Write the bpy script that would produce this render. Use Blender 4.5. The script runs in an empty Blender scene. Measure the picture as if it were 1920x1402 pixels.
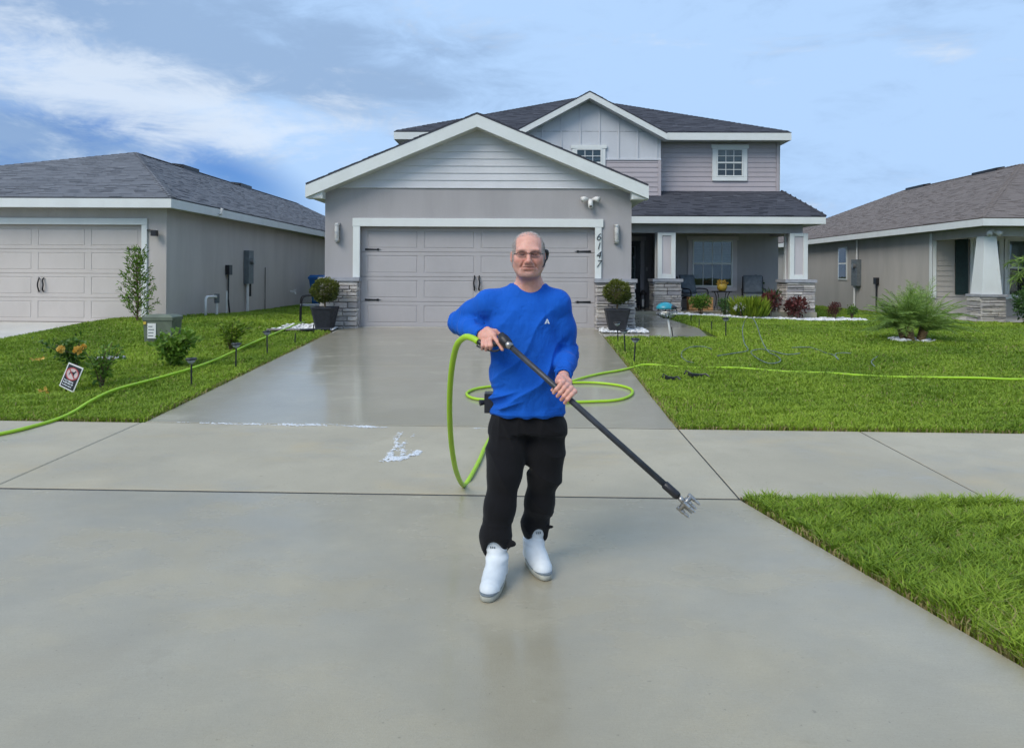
import bpy, math, random
import numpy as np
from mathutils import Vector, Matrix
random.seed(7)
RNG = np.random.default_rng(7)
SC = bpy.context.scene
COL = SC.collection
R = math.radians

# ------------------------------------------------------------------ camera
F_PX, W_PX, H_PX, HORIZON = 1380.0, 1920.0, 1402.0, 515.0
CAM_LOC = Vector((0, 0, 1.55))
CAM_M = Matrix.Rotation(R(1.0), 4, 'Z') @ Matrix.Rotation(R(90), 4, 'X') @ Matrix.Rotation(R(0.33), 4, 'Z')
cam = bpy.data.cameras.new('camera')
cam.sensor_width = 36.0
cam.lens = F_PX / W_PX * 36.0
cam.shift_y = -(H_PX / 2 - HORIZON) / W_PX
cam.clip_end = 3000
cam_o = bpy.data.objects.new('camera', cam)
COL.objects.link(cam_o)
cam_o.matrix_world = Matrix.Translation(CAM_LOC) @ CAM_M
SC.camera = cam_o

# ------------------------------------------------------------------ sky, sun, exposure
SUN_EL, SUN_AZ = 44.0, 222.0        # degrees; azimuth clockwise from +Y
SUN_STRENGTH, SKY_STRENGTH = 1.5, 0.1
wd = bpy.data.worlds.new('World'); SC.world = wd; wd.use_nodes = True
nt = wd.node_tree
for n in list(nt.nodes): nt.nodes.remove(n)
def wn(t, **kw):
    n = nt.nodes.new(t)
    for k, v in kw.items(): setattr(n, k, v)
    return n
def wl(a, b): nt.links.new(a, b)
out = wn('ShaderNodeOutputWorld'); bg = wn('ShaderNodeBackground'); bg.inputs[1].default_value = SKY_STRENGTH
wl(bg.outputs[0], out.inputs[0])
wd.cycles.sampling_method = 'MANUAL'; wd.cycles.sample_map_resolution = 256
sky = wn('ShaderNodeTexSky', sky_type='NISHITA'); sky.sun_disc = False
sky.sun_elevation = R(SUN_EL); sky.sun_rotation = R(SUN_AZ); sky.air_density = 1.0; sky.dust_density = 1.2; sky.ozone_density = 2.0
tc = wn('ShaderNodeTexCoord')
def vmath(op, a, b=None):
    n = wn('ShaderNodeVectorMath', operation=op)
    if hasattr(a, 'links'): wl(a, n.inputs[0])
    else: n.inputs[0].default_value = a
    if b is not None:
        if hasattr(b, 'links'): wl(b, n.inputs[1])
        else: n.inputs[1].default_value = b
    return n
def fmath(op, a, b=0.0, clamp=False):
    n = wn('ShaderNodeMath', operation=op); n.use_clamp = clamp
    for i, v in enumerate((a, b)):
        if hasattr(v, 'links'): wl(v, n.inputs[i])
        else: n.inputs[i].default_value = v
    return n.outputs[0]
def wnoise(scale, rot, sz, detail=6, rough=.55, dist=0.0, off=(0, 0, 0)):
    m = wn('ShaderNodeMapping'); m.inputs['Scale'].default_value = sz; m.inputs['Rotation'].default_value = rot
    m.inputs['Location'].default_value = off
    wl(tc.outputs['Generated'], m.inputs[0])
    n = wn('ShaderNodeTexNoise'); n.inputs['Scale'].default_value = scale; n.inputs['Detail'].default_value = detail
    n.inputs['Roughness'].default_value = rough; n.inputs['Distortion'].default_value = dist
    wl(m.outputs[0], n.inputs[0]); return n.outputs[0]
def wramp(f, a, b, smooth=True):
    n = wn('ShaderNodeMapRange'); n.interpolation_type = 'SMOOTHSTEP' if smooth else 'LINEAR'
    wl(f, n.inputs[0]); n.inputs[1].default_value = a; n.inputs[2].default_value = b
    return n.outputs[0]
def wmix(f, a, b):
    n = wn('ShaderNodeMix', data_type='RGBA')
    if hasattr(f, 'links'): wl(f, n.inputs[0])
    else: n.inputs[0].default_value = f
    for s, v in ((n.inputs[6], a), (n.inputs[7], b)):
        if hasattr(v, 'links'): wl(v, s)
        else: s.default_value = v
    return n.outputs[2]
def blob(px, py, rx, ry, tilt=0.0):
    """soft patch of thicker / thinner cloud round one direction of the sky"""
    v = Vector(((px - 960) / F_PX, (HORIZON - py) / F_PX, -1)); v = (CAM_M.to_3x3() @ v).normalized()
    right = Vector((v.y, -v.x, 0)).normalized(); up = right.cross(v)
    a = math.cos(tilt) * right + math.sin(tilt) * up; b = -math.sin(tilt) * right + math.cos(tilt) * up
    d = vmath('SUBTRACT', tc.outputs['Generated'], tuple(v)).outputs[0]
    da = fmath('DIVIDE', vmath('DOT_PRODUCT', d, tuple(a)).outputs['Value'], rx / F_PX)
    db = fmath('DIVIDE', vmath('DOT_PRODUCT', d, tuple(b)).outputs['Value'], ry / F_PX)
    q = fmath('ADD', fmath('MULTIPLY', da, da), fmath('MULTIPLY', db, db))
    return fmath('POWER', 2.718, fmath('MULTIPLY', q, -1.0))
def add(*s):
    r = s[0]
    for x in s[1:]: r = fmath('ADD', r, x)
    return r
def mul(a, b): return fmath('MULTIPLY', a, b)
blue = vmath('MULTIPLY', sky.outputs[0], (.13, .34, .74)).outputs[0]
pale = (2.85, 4.15, 6.1, 1)           # bright milky blue veil
white = (4.7, 5.3, 6.1, 1)
grey = (1.85, 2.75, 4.2, 1)
n_veil = wnoise(1.3, (0, 0, .4), (1, 1, 2.0), 3, .5)
n_st = wnoise(3.0, (.35, .9, .2), (1.0, 1.0, 4.2), 5, .62, .7)
n_fine = wnoise(9.0, (.2, .6, 0), (1, 1, 2.6), 5, .66, .4, (3, 1, 2))
n_grey = wnoise(2.3, (0, .3, .8), (1, 1, 3.4), 4, .55, .2, (5, 2, 1))
veil = fmath('ADD', wramp(n_veil, .20, .50), add(
    mul(blob(-40, 275, 260, 60), -1.3), mul(blob(470, 345, 130, 45, -.4), -.75), mul(blob(230, 232, 120, 25), -.3), mul(blob(1500, 150, 700, 400), .6)), clamp=True)
c1 = wmix(veil, blue, pale)
gre = fmath('MULTIPLY', wramp(add(mul(n_grey, .5), mul(n_fine, .5), mul(blob(420, 60, 520, 100, -.05), .20), mul(blob(600, 150, 130, 26, .08), .22), mul(blob(60, 195, 260, 70), .17), mul(blob(330, 280, 260, 40), .06),
            mul(blob(1400, 120, 600, 250), -.10)),   .42, .70), .88, clamp=True)
c2 = wmix(gre, c1, grey)
wisp = fmath('MULTIPLY', wramp(add(mul(n_st, .5), mul(n_fine, .5), mul(blob(330, 190, 330, 80, -.14), .15), mul(blob(60, 110, 160, 150, -.6), .08), mul(blob(300, 265, 230, 30), .06),
             mul(blob(640, 128, 110, 18), .12), mul(blob(10, 258, 200, 34), -.20), mul(blob(500, 345, 120, 40, -.4), -.10), mul(blob(420, 50, 420, 70), -.10), mul(blob(1300, 250, 900, 520), -.13)), .43, .66), .76, clamp=True)
c3 = wmix(wisp, c2, white)
wl(c3, bg.inputs[0])

sun = bpy.data.lights.new('sun', 'SUN'); sun.energy = SUN_STRENGTH; sun.angle = R(32); sun.color = (1, .93, .83)
sun_o = bpy.data.objects.new('sun', sun); COL.objects.link(sun_o)
sd = Vector((math.sin(R(SUN_AZ)) * math.cos(R(SUN_EL)), math.cos(R(SUN_AZ)) * math.cos(R(SUN_EL)), math.sin(R(SUN_EL))))
sun_o.rotation_euler = sd.to_track_quat('Z', 'Y').to_euler()
SC.view_settings.view_transform = 'Standard'; SC.view_settings.look = 'None'
SC.view_settings.exposure = 0.72; SC.view_settings.gamma = 1.0; SC.view_settings.use_curve_mapping = False
SC.render.engine = 'CYCLES'
SC.cycles.use_denoising = True
SC.cycles.use_adaptive_sampling = True; SC.cycles.adaptive_threshold = .03
SC.cycles.max_bounces = 5; SC.cycles.diffuse_bounces = 2; SC.cycles.glossy_bounces = 3; SC.cycles.transparent_max_bounces = 6
SC.cycles.transmission_bounces = 4; SC.cycles.caustics_reflective = False; SC.cycles.caustics_refractive = False

# ------------------------------------------------------------------ helpers
def at(px, py, d):
    """world point seen at a pixel of the photograph, d metres in front of the camera"""
    v = Vector(((px - 960) / F_PX * d, (HORIZON - py) / F_PX * d, -d))
    return CAM_LOC + CAM_M.to_3x3() @ v
def sstep(a, b, x):
    t = np.clip((x - a) / (b - a), 0, 1); return t * t * (3 - 2 * t)
def pave_z(x, y):
    """height of the concrete: flat apron, sidewalk with a slight fall, driveway climbing to the garage"""
    return np.interp(y, [-2, 5.2, 7.25, 15.2, 40], [0, 0, .055, .445, .46])
def lawn_z(x, y):
    z = pave_z(x, y)
    z = z - .13 * sstep(4.0, 8.0, x) * sstep(11, 19, y)
    z = z + .09 * sstep(-5.0, -6.4, x) * sstep(-9.5, -8.6, x) * sstep(10.5, 14, y) * (1 - sstep(17, 20, y))
    z = z - .10 * np.exp(-(((x + 6.0) / .9) ** 2 + ((y - 8.75) / .28) ** 2))      # small swale beside the rose bush
    return z
def ground_at(px, py, zf=lawn_z):
    lo, hi = 1.0, 60.0
    for _ in range(40):
        m = (lo + hi) / 2; p = at(px, py, m)
        if p.z > float(zf(p.x, p.y)): lo = m
        else: hi = m
    return at(px, py, lo)

def lin(r, g, b):
    f = lambda c: (c / 255 / 12.92) if c / 255 <= .04045 else ((c / 255 + .055) / 1.055) ** 2.4
    return (f(r), f(g), f(b), 1)

def mat_of(o):      # world matrix without a depsgraph update
    if o.parent is None: return o.matrix_basis.copy()
    return mat_of(o.parent) @ o.matrix_parent_inverse @ o.matrix_basis
def adopt(o, parent):
    if parent is not None:
        o.parent = parent; o.matrix_parent_inverse = mat_of(parent).inverted()
def tag(o, label=None, cat=None, group=None, kind=None):
    if label: o['label'] = label
    if cat: o['category'] = cat
    if group: o['group'] = group
    if kind: o['kind'] = kind
    return o
def thing(name, loc, label, cat, group=None, rz=0.0):
    o = bpy.data.objects.new(name, None); COL.objects.link(o); o.empty_display_size = .2
    o.location = loc; o.rotation_euler = (0, 0, rz)
    return tag(o, label, cat, group)
def structure(name, loc=(0, 0, 0)):
    o = bpy.data.objects.new(name, None); COL.objects.link(o); o.location = loc
    return tag(o, kind='structure')
def link_mesh(name, me, mat, parent=None, smooth=False):
    if mat is not None: me.materials.append(mat)
    if smooth: me.polygons.foreach_set('use_smooth', np.ones(len(me.polygons), bool))
    o = bpy.data.objects.new(name, me); COL.objects.link(o); adopt(o, parent); return o
def copy_tree(o, parent=None):
    c = o.copy(); COL.objects.link(c)
    if parent is not None: c.parent = parent
    for ch in list(o.children): copy_tree(ch, c)
    return c
def np_mesh(name, V, Fq, attr=None, n=4):
    """mesh from numpy arrays; Fq (k,n) faces; attr dict of per-vertex float arrays or (k,4) colours"""
    me = bpy.data.meshes.new(name)
    V = np.ascontiguousarray(V, np.float32); Fq = np.ascontiguousarray(Fq, np.int32)
    me.vertices.add(len(V)); me.vertices.foreach_set('co', V.ravel())
    me.loops.add(Fq.size); me.loops.foreach_set('vertex_index', Fq.ravel())
    me.polygons.add(len(Fq)); me.polygons.foreach_set('loop_start', np.arange(0, Fq.size, n, dtype=np.int32))
    me.update(calc_edges=True)
    for k, a in (attr or {}).items():
        a = np.ascontiguousarray(a, np.float32)
        if a.ndim == 1:
            at_ = me.attributes.new(k, 'FLOAT', 'POINT'); at_.data.foreach_set('value', a)
        else:
            at_ = me.attributes.new(k, 'FLOAT_COLOR', 'POINT'); at_.data.foreach_set('color', a.ravel())
    return me

class MB:
    def __init__(s): s.v = []; s.f = []; s.t = []
    def poly(s, vs, fs, tone=.5):
        b = len(s.v); s.v += [tuple(v) for v in vs]; s.f += [tuple(b + i for i in f) for f in fs]; s.t += [tone] * len(vs); return s
    def box(s, x0, x1, y0, y1, z0, z1, tone=.5):
        return s.poly([(x0, y0, z0), (x1, y0, z0), (x1, y1, z0), (x0, y1, z0), (x0, y0, z1), (x1, y0, z1), (x1, y1, z1), (x0, y1, z1)],
                      [(0, 3, 2, 1), (4, 5, 6, 7), (0, 1, 5, 4), (1, 2, 6, 5), (2, 3, 7, 6), (3, 0, 4, 7)], tone)
    def cbox(s, x0, x1, y0, y1, z0, z1, c=.006):
        """box with chamfered front (-y) edges"""
        a = [(x0, z0), (x1, z0), (x1, z1), (x0, z1)]; b = [(x0 + c, z0 + c), (x1 - c, z0 + c), (x1 - c, z1 - c), (x0 + c, z1 - c)]
        vs = [(x, y0, z) for x, z in b] + [(x, y0 + c, z) for x, z in a] + [(x, y1, z) for x, z in a]
        fs = [(0, 1, 2, 3)]
        for k in (0, 4):
            for i in range(4): j = (i + 1) % 4; fs.append((k + i, k + 4 + i, k + 4 + j, k + j))
        fs.append((11, 10, 9, 8)); return s.poly(vs, fs)
    def prism_y(s, xz, y0, y1):
        """outline in the x-z plane (counter-clockwise seen from -y) extruded from y0 to y1"""
        n = len(xz); vs = [(x, y0, z) for x, z in xz] + [(x, y1, z) for x, z in xz]
        fs = [tuple(range(n)), tuple(range(2 * n - 1, n - 1, -1))] + [(i, n + i, n + (i + 1) % n, (i + 1) % n) for i in range(n)]
        return s.poly(vs, fs)
    def prism_z(s, xy, z0, z1):
        n = len(xy); vs = [(x, y, z0) for x, y in xy] + [(x, y, z1) for x, y in xy]
        fs = [tuple(range(n - 1, -1, -1)), tuple(range(n, 2 * n))] + [(i, (i + 1) % n, n + (i + 1) % n, n + i) for i in range(n)]
        return s.poly(vs, fs)
    def slab(s, pts, th, down=Vector((0, 0, -1))):
        """flat polygon given a thickness along `down`"""
        n = len(pts); P = [Vector(p) for p in pts]; vs = P + [p + down * th for p in P]
        fs = [tuple(range(n)), tuple(range(2 * n - 1, n - 1, -1))] + [(i, n + i, n + (i + 1) % n, (i + 1) % n) for i in range(n)]
        return s.poly(vs, fs)
    def tube(s, pts, r, n=8, cap=True, tone=.5):
        pts = [Vector(p) for p in pts]; rr = r if isinstance(r, (list, tuple)) else [r] * len(pts)
        up = Vector((0, 0, 1)); vs = []; prev = None
        for i, p in enumerate(pts):
            d = (pts[min(i + 1, len(pts) - 1)] - pts[max(i - 1, 0)]).normalized()
            if prev is None:
                a = d.cross(up if abs(d.z) < .9 else Vector((1, 0, 0))).normalized()
            else:
                a = (prev - d * prev.dot(d)).normalized()
            prev = a; b = d.cross(a)
            vs += [p + (a * math.cos(2 * math.pi * k / n) + b * math.sin(2 * math.pi * k / n)) * rr[i] for k in range(n)]
        fs = [(i * n + k, i * n + (k + 1) % n, (i + 1) * n + (k + 1) % n, (i + 1) * n + k) for i in range(len(pts) - 1) for k in range(n)]
        if cap: fs += [tuple(range(n - 1, -1, -1)), tuple(range((len(pts) - 1) * n, len(pts) * n))]
        return s.poly(vs, fs, tone)
    def lathe(s, prof, c=(0, 0, 0), n=16, square=False):
        c = Vector(c); vs = []
        for r, z in prof:
            for k in range(n):
                a = 2 * math.pi * (k + .5) / n; q = 1.0
                if square: q = 1 / max(abs(math.cos(a)), abs(math.sin(a))) ** .92
                vs.append(c + Vector((r * q * math.cos(a), r * q * math.sin(a), z)))
        fs = [(i * n + k, i * n + (k + 1) % n, (i + 1) * n + (k + 1) % n, (i + 1) * n + k) for i in range(len(prof) - 1) for k in range(n)]
        fs += [tuple(range(n - 1, -1, -1)), tuple(range((len(prof) - 1) * n, len(prof) * n))]
        return s.poly(vs, fs)
    def build(s, name, mat, parent=None, smooth=False, tone=False):
        me = bpy.data.meshes.new(name); me.from_pydata([tuple(v) for v in s.v], [], s.f); me.update()
        if tone: me.attributes.new('tone', 'FLOAT', 'POINT').data.foreach_set('value', np.array(s.t, np.float32))
        return link_mesh(name, me, mat, parent, smooth)
def spline(pts, k=8):
    """Catmull-Rom through points"""
    P = [Vector(p) for p in pts]; P = [2 * P[0] - P[1]] + P + [2 * P[-1] - P[-2]]; o = []
    for i in range(1, len(P) - 2):
        for j in range(k):
            t = j / k; a, b, c, d = P[i - 1], P[i], P[i + 1], P[i + 2]
            o.append(.5 * ((2 * b) + (c - a) * t + (2 * a - 5 * b + 4 * c - d) * t * t + (3 * b - a - 3 * c + d) * t ** 3))
    return o + [P[-2]]

# ------------------------------------------------------------------ materials
class NM:
    def __init__(s, name, rough=.6, spec=.5):
        s.m = bpy.data.materials.new(name); s.m.use_nodes = True; s.t = s.m.node_tree
        s.p = s.t.nodes['Principled BSDF']; s.set('Roughness', rough); s.set('Specular IOR Level', spec); s._co = None
    def n(s, t, **kw):
        x = s.t.nodes.new(t)
        for k, v in kw.items(): setattr(x, k, v)
        return x
    def put(s, sock, v):
        if hasattr(v, 'links'): s.t.links.new(v, sock)
        else: sock.default_value = v
    def set(s, k, v): s.put(s.p.inputs[k], v); return s
    def co(s, kind='Object'):
        if s._co is None: s._co = s.n('ShaderNodeTexCoord')
        return s._co.outputs[kind]
    def noise(s, scale, detail=4, rough=.55, stretch=None, dist=0.0, src=None):
        c = src if src is not None else s.co()
        if stretch:
            mp = s.n('ShaderNodeMapping'); mp.inputs['Scale'].default_value = stretch; s.put(mp.inputs[0], c); c = mp.outputs[0]
        x = s.n('ShaderNodeTexNoise'); x.inputs['Scale'].default_value = scale; x.inputs['Detail'].default_value = detail
        x.inputs['Roughness'].default_value = rough; x.inputs['Distortion'].default_value = dist; s.put(x.inputs[0], c); return x.outputs[0]
    def ramp(s, f, a, b, c=0.0, d=1.0):
        x = s.n('ShaderNodeMapRange'); x.interpolation_type = 'SMOOTHSTEP'; s.put(x.inputs[0], f)
        for i, v in enumerate((a, b, c, d)): x.inputs[i + 1].default_value = v
        return x.outputs[0]
    def mix(s, f, a, b, mode='MIX'):
        x = s.n('ShaderNodeMix', data_type='RGBA', blend_type=mode); s.put(x.inputs[0], f); s.put(x.inputs[6], a); s.put(x.inputs[7], b); return x.outputs[2]
    def math(s, op, a, b=0.0, clamp=False):
        x = s.n('ShaderNodeMath', operation=op); x.use_clamp = clamp; s.put(x.inputs[0], a); s.put(x.inputs[1], b); return x.outputs[0]
    def attr(s, name, what='Fac'): return s.n('ShaderNodeAttribute', attribute_name=name).outputs[what]
    def rnd(s): return s.n('ShaderNodeObjectInfo').outputs['Random']
    def bump(s, h, strength=.3, dist=.01):
        b = s.n('ShaderNodeBump'); b.inputs['Strength'].default_value = strength; b.inputs['Distance'].default_value = dist
        s.put(b.inputs['Height'], h); s.put(s.p.inputs['Normal'], b.outputs[0]); return s
def sc_(c, k): return (c[0] * k, c[1] * k, c[2] * k, 1)
def plain(name, c, rough=.6, var=.12, scale=6.0, bump=0.0, bscale=120, metal=0.0, spec=.5):
    m = NM(name, rough, spec); f = m.ramp(m.noise(scale, 5), .3, .7)
    m.set('Base Color', m.mix(f, sc_(c, 1 - var), sc_(c, 1 + var))).set('Metallic', metal)
    m.set('Roughness', m.ramp(m.noise(scale * 2.3, 4), .3, .7, max(rough - .08, .02), min(rough + .1, 1)))
    if bump: m.bump(m.noise(bscale, 3), bump, .01)
    return m.m
def stucco(name, c):
    m = NM(name, .85, .25)
    streak = m.ramp(m.noise(1.1, 6, .6, (1.6, 1.6, .35)), .35, .75)
    col = m.mix(streak, sc_(c, 1.06), sc_(c, .88)); fine = m.ramp(m.noise(70, 3), .3, .7)
    m.set('Base Color', m.mix(m.math('MULTIPLY', fine, .5), col, sc_(c, .9)))
    m.bump(m.noise(55, 5, .65), .45, .012); return m.m
def paint(name, c, rough=.5):
    m = NM(name, rough, .4)
    a = m.ramp(m.noise(2.2, 6, .6, (1, 1, .6)), .35, .75); b = m.ramp(m.noise(26, 4, .6, (.5, .5, 3)), .4, .8)
    col = m.mix(m.math('MULTIPLY', a, .55), sc_(c, 1.04), sc_(c, .9)); m.set('Base Color', m.mix(m.math('MULTIPLY', b, .25), col, sc_(c, .85)))
    m.set('Roughness', m.ramp(m.noise(9, 4), .3, .7, rough - .1, rough + .12)); m.bump(m.noise(90, 3, .5, (.4, .4, 2.5)), .08, .004); return m.m
def shingle_mat(name, dark, mid, light):
    m = NM(name, .92, .2); t = m.attr('tone')
    c = m.mix(m.ramp(t, .0, .55), dark, mid); c = m.mix(m.ramp(t, .55, 1.0), c, light)
    g = m.ramp(m.noise(160, 3, .7), .3, .7); big = m.ramp(m.noise(.9, 4), .35, .7)
    c = m.mix(m.math('MULTIPLY', g, .35), c, sc_(dark, .6)); c = m.mix(m.math('MULTIPLY', big, .25), c, sc_(mid, .8))
    m.set('Base Color', c); m.bump(m.noise(220, 2), .5, .006); return m.m
def foliage(name, lo, hi, rough=.5, trans=.25, spec=.35, dry=None):
    m = NM(name, rough, spec); t = m.attr('tone')
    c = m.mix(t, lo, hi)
    if dry: c = m.mix(m.ramp(t, 1.2, 1.3), c, dry)
    m.set('Base Color', c)
    tr = m.n('ShaderNodeBsdfTranslucent'); m.put(tr.inputs[0], c)
    mx = m.n('ShaderNodeMixShader'); mx.inputs[0].default_value = trans
    m.t.links.new(m.p.outputs[0], mx.inputs[1]); m.t.links.new(tr.outputs[0], mx.inputs[2])
    m.t.links.new(mx.outputs[0], m.t.nodes['Material Output'].inputs[0]); return m.m

def concrete(name, c, wet_lo, wet_hi, rough_wet, rough_dry, stain=0.3):
    """broom-finished concrete; a film of water (coat) of patchy thickness lies on it"""
    m = NM(name, .75, .4)
    big = m.ramp(m.noise(.55, 4, .6, None, .4), .3, .7); med = m.ramp(m.noise(2.6, 5, .65), .35, .75); fine = m.ramp(m.noise(95, 4, .7), .3, .75)
    tan = m.ramp(m.noise(.8, 4, .6, (1, 1.6, 1), .0), .5, .75)
    col = m.mix(m.math('MULTIPLY', big, .9), sc_(c, 1.1), sc_(c, .84)); col = m.mix(m.math('MULTIPLY', med, .5), col, sc_(c, .8))
    col = m.mix(m.math('MULTIPLY', tan, stain), col, (c[0] * 1.08, c[1] * .96, c[2] * .74, 1)); col = m.mix(m.math('MULTIPLY', fine, .42), col, sc_(c, .74))
    speck = m.ramp(m.noise(38, 2, .5), .70, .76); col = m.mix(m.math('MULTIPLY', speck, .7), col, sc_(c, .5))
    blot = m.ramp(m.noise(2.9, 5, .7), .60, .70); col = m.mix(m.math('MULTIPLY', blot, .20), col, (c[0] * .62, c[1] * .60, c[2] * .55, 1)); pit = m.ramp(m.noise(170, 1, .5), .68, .74); col = m.mix(m.math('MULTIPLY', pit, .5), col, sc_(c, .45))
    broom = m.noise(30, 4, .6, (.35, 9, 1)); col = m.mix(m.math('MULTIPLY', m.ramp(broom, .35, .7), .2), col, sc_(c, .7))
    wet = m.ramp(m.noise(.9, 5, .62, (1, 1.4, 1), .0), wet_lo, wet_hi)
    m.set('Base Color', m.mix(m.math('MULTIPLY', wet, .26), col, (c[0] * .30, c[1] * .29, c[2] * .26, 1)))
    m.set('Roughness', m.ramp(wet, 0, 1, rough_dry, .5)); m.set('Coat Weight', m.ramp(wet, 0, 1, .12, 1.0)); m.set('Coat IOR', 1.33)
    rg = m.math('ADD', m.ramp(wet, 0, 1, rough_wet + .25, rough_wet), m.math('MULTIPLY', m.noise(14, 4, .6, (1, 2.2, 1)), .06)); m.set('Coat Roughness', rg)
    h = m.math('ADD', m.math('MULTIPLY', broom, .5), m.math('MULTIPLY', m.noise(140, 3, .7), .8)); m.bump(h, .22, .006)
    b2 = m.n('ShaderNodeBump'); b2.inputs['Strength'].default_value = .05; b2.inputs['Distance'].default_value = .02
    m.put(b2.inputs['Height'], m.noise(5, 4, .5, (1, 2, 1))); m.put(m.p.inputs['Coat Normal'], b2.outputs[0]); return m.m

M = {}
M['drive'] = concrete('wet_concrete', (.42, .385, .285, 1), .12, .50, .11, .6, .25)
M['apron'] = concrete('damp_concrete', (.425, .382, .275, 1), .20, .66, .15, .6, .35)
M['walk'] = concrete('sidewalk_concrete', (.44, .40, .30, 1), .40, .85, .20, .7, .6)
M['pale_concrete'] = concrete('dry_concrete', (.60, .58, .53, 1), .6, .95, .3, .8, .2)
M['asphalt'] = plain('asphalt', (.05, .05, .052), .85, .25, 3, .5, 150)
M['joint'] = plain('joint_filler', (.045, .045, .04), .9, .3, 8, .3)
def soil_mat():
    m = NM('soil', .95, .1); f = m.ramp(m.noise(7, 6), .3, .7); g = m.ramp(m.noise(.7, 4), .35, .65)
    c = m.mix(f, (.045, .07, .016, 1), (.10, .14, .03, 1)); m.set('Base Color', m.mix(m.math('MULTIPLY', g, .3), c, (.07, .06, .025, 1))); m.bump(m.noise(40, 4), .8, .03); return m.m
M['soil'] = soil_mat()
M['stucco'] = stucco('grey_stucco', (.40, .385, .388))
M['stucco_trim'] = stucco('pale_mauve_trim', (.56, .53, .545))
M['stucco_tan'] = stucco('tan_stucco', (.52, .485, .455))
M['stucco_side'] = M['stucco_tan']
M['stucco_right'] = stucco('warm_grey_stucco', (.465, .44, .405))
M['white'] = paint('white_trim_paint', (.70, .73, .71))
M['gable_white'] = paint('pale_lap_siding', (.62, .63, .65))
M['mauve'] = paint('mauve_lap_siding', (.43, .39, .405))
M['batten'] = paint('pale_board_and_batten', (.57, .59, .62))
M['door_grey'] = paint('grey_garage_door', (.42, .40, .402), .42)
M['door_tan'] = paint('tan_garage_door', (.56, .515, .475), .42)
M['soffit'] = paint('soffit_vinyl', (.60, .61, .58))
M['roof_dark'] = shingle_mat('charcoal_shingles', (.038, .041, .052, 1), (.075, .079, .096, 1), (.13, .136, .158, 1))
M['roof_grey'] = shingle_mat('grey_shingles', (.105, .112, .128, 1), (.18, .19, .21, 1), (.255, .265, .285, 1))
M['roof_brown'] = shingle_mat('brown_shingles', (.15, .13, .12, 1), (.205, .178, .165, 1), (.25, .22, .205, 1))
M['black'] = plain('black_metal', (.012, .012, .014), .4, .2, 20, 0, 100, .3)
M['black_plastic'] = plain('black_plastic', (.014, .014, .017), .38, .25, 25)
M['charcoal'] = plain('charcoal_planter', (.022, .024, .032), .55, .25, 12, .15, 160)
M['pvc'] = plain('white_plastic', (.72, .72, .70), .4, .05, 10)
M['meter'] = plain('grey_painted_steel', (.13, .15, .16), .5, .15, 10)
M['pedestal'] = plain('green_utility_paint', (.115, .14, .10), .55, .18, 6)
M['steel'] = plain('brushed_steel', (.40, .39, .37), .38, .2, 30, 0, 100, .95)
M['brass'] = plain('brushed_nickel', (.62, .58, .52), .3, .1, 20, 0, 100, .9)
M['concrete_cap'] = plain('cast_stone_cap', (.34, .35, .38), .8, .12, 9, .5, 90)
M['blue_bin'] = plain('blue_plastic', (.012, .11, .33), .45, .15, 8)
M['cushion'] = plain('grey_blue_cushion', (.115, .145, .175), .9, .15, 10, .3, 300)
M['wood'] = plain('orange_brown_wood', (.40, .22, .09), .7, .25, 8, .3, 40)
M['terracotta'] = plain('yellow_ceramic', (.52, .36, .05), .4, .25, 30)
M['teal'] = plain('teal_enamel', (.02, .27, .36), .35, .2, 14)
M['door_black'] = plain('black_door_paint', (.01, .011, .016), .35, .2, 8)
M['green_shutter'] = plain('dark_green_shutter', (.008, .028, .026), .6, .2, 12)
M['blind'] = plain('white_blind', (.55, .57, .58), .6, .08, 10)
M['curtain_dark'] = plain('dark_interior', (.03, .032, .036), .8, .3, 3)  # flat dark panel colour standing in for the unlit rooms behind the panes
def glass_mat(name='window_glass', tint=(.80, .86, .86, 1), ior=1.5):
    m = NM(name, .03, .5); t = m.n('ShaderNodeBsdfTransparent'); t.inputs[0].default_value = tint; g = m.n('ShaderNodeBsdfGlossy'); g.inputs['Roughness'].default_value = .01
    fr_ = m.n('ShaderNodeFresnel'); fr_.inputs[0].default_value = ior; f = m.math('MULTIPLY', fr_.outputs[0], 1.6, True); x = m.n('ShaderNodeMixShader'); m.put(x.inputs[0], f)
    b = m.n('ShaderNodeBump'); b.inputs['Strength'].default_value = .04; b.inputs['Distance'].default_value = .03; m.put(b.inputs['Height'], m.noise(1.4, 2)); m.put(g.inputs['Normal'], b.outputs[0])
    m.t.links.new(t.outputs[0], x.inputs[1]); m.t.links.new(g.outputs[0], x.inputs[2]); m.t.links.new(x.outputs[0], m.t.nodes['Material Output'].inputs[0]); return m.m
M['glass'] = glass_mat()
M['lens'] = glass_mat('clear_lens', (.97, .96, .95, 1), 1.2)
M['lamp_lens'] = plain('frosted_plastic', (.34, .36, .37), .2, .1, 20)
M['blind_teal'] = plain('teal_grey_curtain', (.17, .22, .22), .8, .15, 5)
M['blind_dim'] = plain('dim_curtain', (.06, .07, .075), .8, .15, 5)
def lens_mat():
    m = NM('frosted_lamp_glass', .25, .5); m.set('Base Color', (.75, .74, .70, 1)); m.set('Transmission Weight', .3); return m.m
M['lamp_glass'] = lens_mat()
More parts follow.
